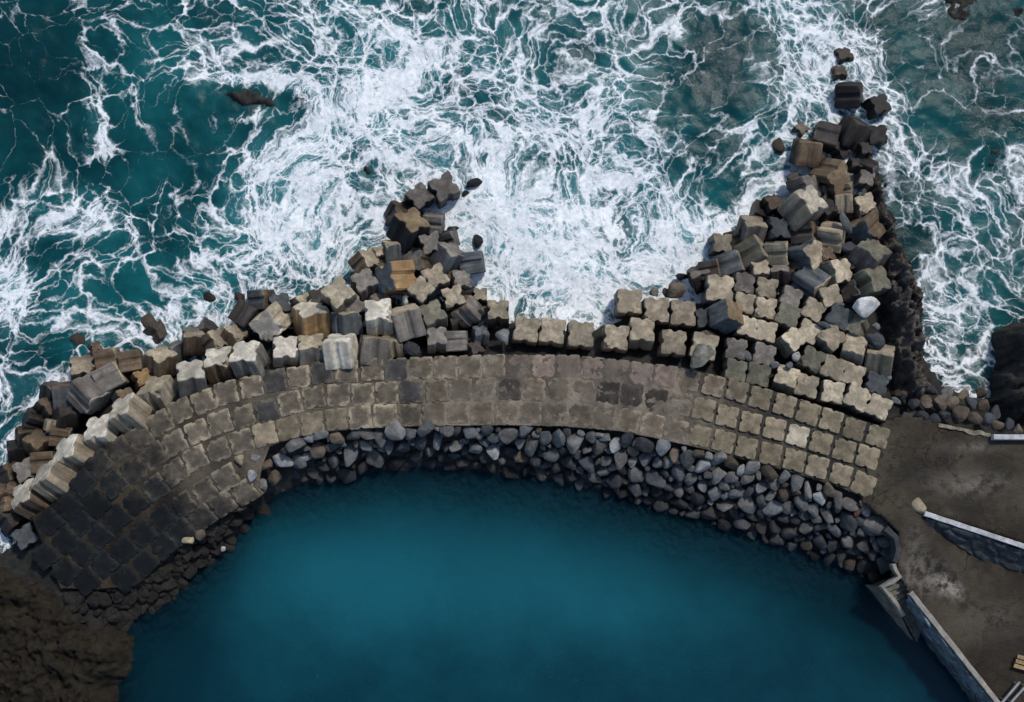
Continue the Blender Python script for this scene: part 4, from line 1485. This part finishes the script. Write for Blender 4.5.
gx = np.arange(at(860, 500, 4).x, at(1400, 500, 4).x, 0.22)
gy = np.arange(at(900, 900, 4).y, at(900, 410, 4).y, 0.22)
Z = np.zeros((len(gy), len(gx)))
K = np.zeros_like(Z, bool)
S = np.zeros_like(Z)
for j, y in enumerate(gy):
    for i, x in enumerate(gx):
        px, py = to_px(x, y, 3.9)
        if inside(px, py, apron):
            K[j, i] = True
        Z[j, i] = apron_z(px, py) + 0.02 * mnoise.noise(Vector((x * .4, y * .4, 0)))
        S[j, i] = (math.exp(-((px - 955) / 13) ** 2 - ((py - 588 - (px - 955) * .4) / 9) ** 2) * 1.7 + .5 * math.exp(-((px - 925) / 34) ** 2 - ((py - 578) / 22) ** 2)
                   + .55 * math.exp(-((px - 970) / 40) ** 2 - ((py - 484) / 12) ** 2) + .45 * math.exp(-((px - 975) / 30) ** 2 - ((py - 447) / 5) ** 2)
                   + .3 * math.exp(-((px - 915) / 12) ** 2 - ((py - 545) / 30) ** 2) + .25 * math.exp(-((px - 990) / 40) ** 2 - ((py - 620) / 20) ** 2))
me, used = grid_mesh('concrete_apron', gx, gy, Z, K, APRON)
a_ = me.attributes.new('stain', 'FLOAT', 'POINT')
a_.data.foreach_set('value', S.ravel()[used].astype(np.float32))
# give the slab its edge: extrude the border down
bm = bmesh.new()
bm.from_mesh(me)
be = [e for e in bm.edges if len(e.link_faces) == 1]
ret = bmesh.ops.extrude_edge_only(bm, edges=be)
for v in [g for g in ret['geom'] if isinstance(g, bmesh.types.BMVert)]:
    v.co.z -= 2.4
bm.to_mesh(me)
bm.free()
obj('concrete_apron', me, kind='structure')


def bar(name, pts, wdt, hgt, mat, parent=None, jitter=0.0, **kw):
    """a moulded bar of rectangular section with eased edges along points on the ground plan (z = top)"""
    P = [Vector(q) for q in pts]
    prof = [(-.5, -1), (-.5, -.12), (-.42, 0), (.42, 0), (.5, -.12), (.5, -1)]
    vs, fs = [], []
    for i, q in enumerate(P):
        a = P[max(0, i - 1)]
        b = P[min(len(P) - 1, i + 1)]
        d = Vector((b.x - a.x, b.y - a.y, 0)).normalized()
        nrm = Vector((-d.y, d.x, 0))
        for (u, w) in prof:
            k = mnoise.noise_vector(Vector((q.x * 1.7, q.y * 1.7, u * 3 + w))) * jitter
            vs.append(q + nrm * (u * wdt) + Vector((0, 0, w * hgt)) + k)
    n = len(prof)
    for i in range(len(P) - 1):
        for j in range(n):
            k = (j + 1) % n
            fs.append((i * n + j, i * n + k, (i + 1) * n + k, (i + 1) * n + j))
    fs.append(tuple(range(n)))
    fs.append(tuple((len(P) - 1) * n + j for j in reversed(range(n))))
    me = mesh_from(name, vs, fs, mat)
    bm = bmesh.new()
    bm.from_mesh(me)
    bmesh.ops.recalc_face_normals(bm, faces=bm.faces)
    bm.to_mesh(me)
    bm.free()
    return obj(name, me, parent, **kw)


def line3(a, b, za, zb, n=24):
    return [at(a[0] + (b[0] - a[0]) * i / n, a[1] + (b[1] - a[1]) * i / n, za + (zb - za) * i / n) for i in range(n + 1)]


def stone_face(name, top_pts, foot_pts, mat, parent, seed=0, bulge=0.3, cell=1.1, m=22):
    """battered rubble-stone face between a coping line and its foot, each stone bulging out of its joints"""
    n = len(top_pts)
    vs, fs = [], []
    ln = [0.0]
    for i in range(1, n):
        ln.append(ln[-1] + (top_pts[i] - top_pts[i - 1]).length)
    for i in range(n):
        a, b = top_pts[i], foot_pts[i]
        for j in range(m + 1):
            q = a.lerp(b, j / m)
            h_ = (a - b).length * j / m
            s2 = Vector((ln[i] / cell * .8 + mnoise.noise(Vector((ln[i], h_, seed))) * .2, h_ / cell * 1.15, seed))
            dist, _ = mnoise.voronoi(s2)
            k = min(1.0, (dist[1] - dist[0]) * 2.2) ** 0.7
            q = q + Vector((-.25, -.45, .85)).normalized() * (bulge * k * (0.6 + .5 * mnoise.noise(s2 * 1.1)))
            vs.append(q)
    for i in range(n - 1):
        for j in range(m):
            a = i * (m + 1) + j
            fs.append((a, a + 1, a + m + 2, a + m + 1))
    me = mesh_from(name, vs, fs, mat, True)
    bm = bmesh.new()
    bm.from_mesh(me)
    bmesh.ops.recalc_face_normals(bm, faces=bm.faces)
    if sum(f.normal.z for f in bm.faces) < 0:
        bmesh.ops.reverse_faces(bm, faces=bm.faces)
    bm.to_mesh(me)
    bm.free()
    return obj(name, me, parent)


def anchor(name, loc, label, cat, group=None):
    o = obj(name, None, label=label, cat=cat, group=group)
    o.location = loc
    bpy.context.view_layer.update()
    return o


def adopt(child, root):
    child.parent = root
    child.matrix_parent_inverse = Matrix.Translation(root.location).inverted()


WHITE = stone_mat('coping_paint', (0.42, 0.43, 0.45), .75, 2.0, False, .7, False, .4)
GREYC = stone_mat('coping_concrete', (0.30, 0.28, 0.245), .6, 1.6, False, .85, False, .6)
FACE = stone_mat('wall_stone', (0.055, 0.063, 0.07), .9, 1.5, False, .7, False, .8)
LAND = stone_mat('landing_concrete', (0.15, 0.14, 0.115), .8, 1.2, False, .85, False, .6)

# retaining wall with its pale coping
root = anchor('retaining_wall', at(970, 532, 3), 'sloping stone retaining wall with pale coping on the concrete apron', 'wall')
zc0, zc1 = 4.25, 4.35
nseg = 60
e_a, e_b = (925, 513.5), (1120, 578)
adopt(bar('coping', line3(e_a, e_b, zc0, zc1, nseg), 0.42, 0.5, WHITE, jitter=0.03), root)
tp_ = line3((926, 517), (1120, 582), 4.05, 4.1, 150)
ft = []
for i in range(151):
    k = i / 150
    x = 926 + 194 * k
    y = 517 + 65 * k
    w = min(1.0, (x - 926) / 60)
    xx, yy = x - 4 * w - 2, y + 5 + 17 * w
    ft.append(at(xx, yy, apron_z(xx, yy) - 0.15))
adopt(stone_face('stone_face', tp_, ft, FACE, None, 2.0, .38, 1.15), root)

# white kerb wall and the crumbling kerb that carries on from it
bar('kerb_wall', line3((994, 437), (1300, 437), 4.6, 4.6, 30), 0.45, 0.8, WHITE, jitter=0.02, label='low white wall at the right edge below the black rock', cat='low wall')
bar('broken_kerb', line3((939, 425), (991, 435.5), 4.1, 4.12, 40), 0.32, 0.4, stone_mat('kerb_crumbled', (0.30, 0.26, 0.19), 1.0, 2.5, False, .9, False, 1.0), jitter=0.16,
    label='crumbling pale kerb along the foot of the rock pile', cat='kerb')

# quay wall along the pool
root = anchor('quay_wall', at(955, 648, 2), 'long quay wall with grey coping and stone face dropping into the pool', 'wall')
za = apron_z(914, 594) + 0.35
a0, b0 = (911, 592.5), (1075, 800)
adopt(bar('coping', line3(a0, b0, za, za - 0.3, 70), 0.44, 0.55, GREYC, jitter=0.04), root)
tp_ = line3((908.5, 595), (1072, 802), za - 0.25, za - 0.55, 220)
ft = line3((899, 607), (1050, 808), -0.6, -0.6, 220)
adopt(stone_face('stone_face', tp_, ft, stone_mat('quay_stone', (0.17, 0.22, 0.25), 1.0, 1.3, True, .6, False, .8), None, 5.0, .62, .95, 30), root)

# stairs and landing beside it
root = anchor('quay_stairs', at(893, 600, 2), 'small concrete stairs with raised kerbs going down to the pool by the quay wall', 'stairs')
adopt(bar('kerb', [at(894, 564, 4.15), at(896, 570, 4.15), at(900.5, 577, 4.12), at(893, 582, 4.0), at(883.5, 587, 3.7), at(890, 595, 3.35), at(897.5, 604.5, 2.9), at(904, 616, 2.3)], 0.36, 0.7, GREYC, jitter=0.04), root)
vs, fs = [], []
n_st = 11
for k in range(n_st):
    u0, u1 = k / n_st, (k + 1) / n_st
    zt = 3.75 - 3.6 * u1
    lft = (886 + 31 * u0, 587 + 55 * u0), (886 + 31 * u1, 587 + 55 * u1)
    rgt_ = (904 + 17 * u0, 580 + 52 * u0 * 1.0), (904 + 17 * u1, 580 + 52 * u1)
    b_ = len(vs)
    for (q, zz) in ((lft[0], zt), (rgt_[0], zt), (rgt_[1], zt), (lft[1], zt)):
        vs.append(at(q[0], q[1], zz))
    for q in (lft[0], rgt_[0], rgt_[1], lft[1]):
        v = at(q[0], q[1], zt)
        vs.append(Vector((v.x, v.y, -2.5)))
    fs += [(b_, b_ + 3, b_ + 2, b_ + 1), (b_, b_ + 1, b_ + 5, b_ + 4), (b_ + 1, b_ + 2, b_ + 6, b_ + 5), (b_ + 2, b_ + 3, b_ + 7, b_ + 6), (b_ + 3, b_, b_ + 4, b_ + 7)]
adopt(obj('steps', mesh_from('steps', vs, fs, LAND)), root)
# sloping buttress on the water side
top_ = [at(883, 587, 3.2), at(891, 600, 2.7), at(903, 620, 1.6), at(913, 640, 0.15)]
bot_ = [at(868, 585, 0.6), at(881, 602, .5), at(898, 624, .3), at(912, 641, -0.1)]
vs, fs = [], []
NB2 = 30
for i in range(NB2 + 1):
    k = i / NB2 * 3
    a = min(2, int(k))
    f = k - a
    u = top_[a].lerp(top_[a + 1], f)
    v = bot_[a].lerp(bot_[a + 1], f)
    for j in range(9):
        q = u.lerp(v, j / 8)
        vs.append(q + mnoise.noise_vector(q * 1.3) * 0.05)
    vs.append(Vector((v.x, v.y, -2.5)))
    vs.append(Vector((u.x, u.y, -2.5)))
for i in range(NB2):
    for j in range(11):
        k = (j + 1) % 11
        fs.append((i * 11 + j, i * 11 + k, (i + 1) * 11 + k, (i + 1) * 11 + j))
fs.append(tuple(range(11)))
fs.append(tuple(NB2 * 11 + j for j in reversed(range(11))))
me = mesh_from('buttress', vs, fs, LAND)
bm = bmesh.new()
bm.from_mesh(me)
bmesh.ops.recalc_face_normals(bm, faces=bm.faces)
bm.to_mesh(me)
bm.free()
adopt(obj('buttress', me), root)
# little bull-nosed wall end beside the rubble
bar('wall_stub', [at(886, 528, 4.0), at(897, 538, 4.05), at(899, 550, 4.05), at(895, 562, 4.05)], 0.5, 3.6, stone_mat('stub_concrete', (0.05, 0.055, 0.06), .8, 1.4, False, .8, False, .8), jitter=0.08,
    label='dark curved concrete edge wall between the rubble slope and the apron', cat='low wall')

# slatted wooden board and two rails in the corner
WOOD = stone_mat('weathered_wood', (0.33, 0.23, 0.125), .7, 2.5, False, .8, False, .5)
METAL = stone_mat('grey_rail', (0.28, 0.285, 0.3), .4, 2.0, False, .5, False, .3)
root = anchor('slatted_bench', at(1020, 662, 2.6), 'small pale wooden slatted bench cut by the right edge near the bottom corner', 'bench')
zb = apron_z(1020, 662)
for k in range(3):
    a = (1014 + k * 1.8, 665.5 - k * 4.6)
    b = (a[0] + 22, a[1] + 6)
    adopt(bar('slat', line3(a, b, zb + 0.48, zb + 0.48, 6), 0.3, 0.06, WOOD, jitter=0.01), root)
for (x, y) in ((1017, 664.5), (1020, 656.5), (1034, 669), (1037, 661)):
    c_ = at(x, y, zb + 0.42)
    adopt(bar('leg', [c_ + Vector((-.05, 0, 0)), c_ + Vector((.05, 0, 0))], 0.1, 0.45, WOOD), root)
for (a, b, lab) in (((1002, 703), (1020, 682), 'left grey metal rail of the pair below the wooden bench'), ((1009, 705), (1028, 684), 'right grey metal rail of the pair below the wooden bench')):
    root = anchor('grey_rail', at(*a, 2.6), lab, 'rail', 'two grey rails below the bench')
    zr = apron_z(1010, 690)
    adopt(bar('handrail', line3(a, b, zr + 0.9, zr + 0.9, 10), 0.16, 0.12, METAL), root)
    for k in (0.15, 0.9):
        c_ = at(a[0] + (b[0] - a[0]) * k, a[1] + (b[1] - a[1]) * k, zr + 0.78)
        adopt(bar('post', [c_ + Vector((-.05, 0, 0)), c_ + Vector((.05, 0, 0))], 0.1, 0.8, METAL), root)
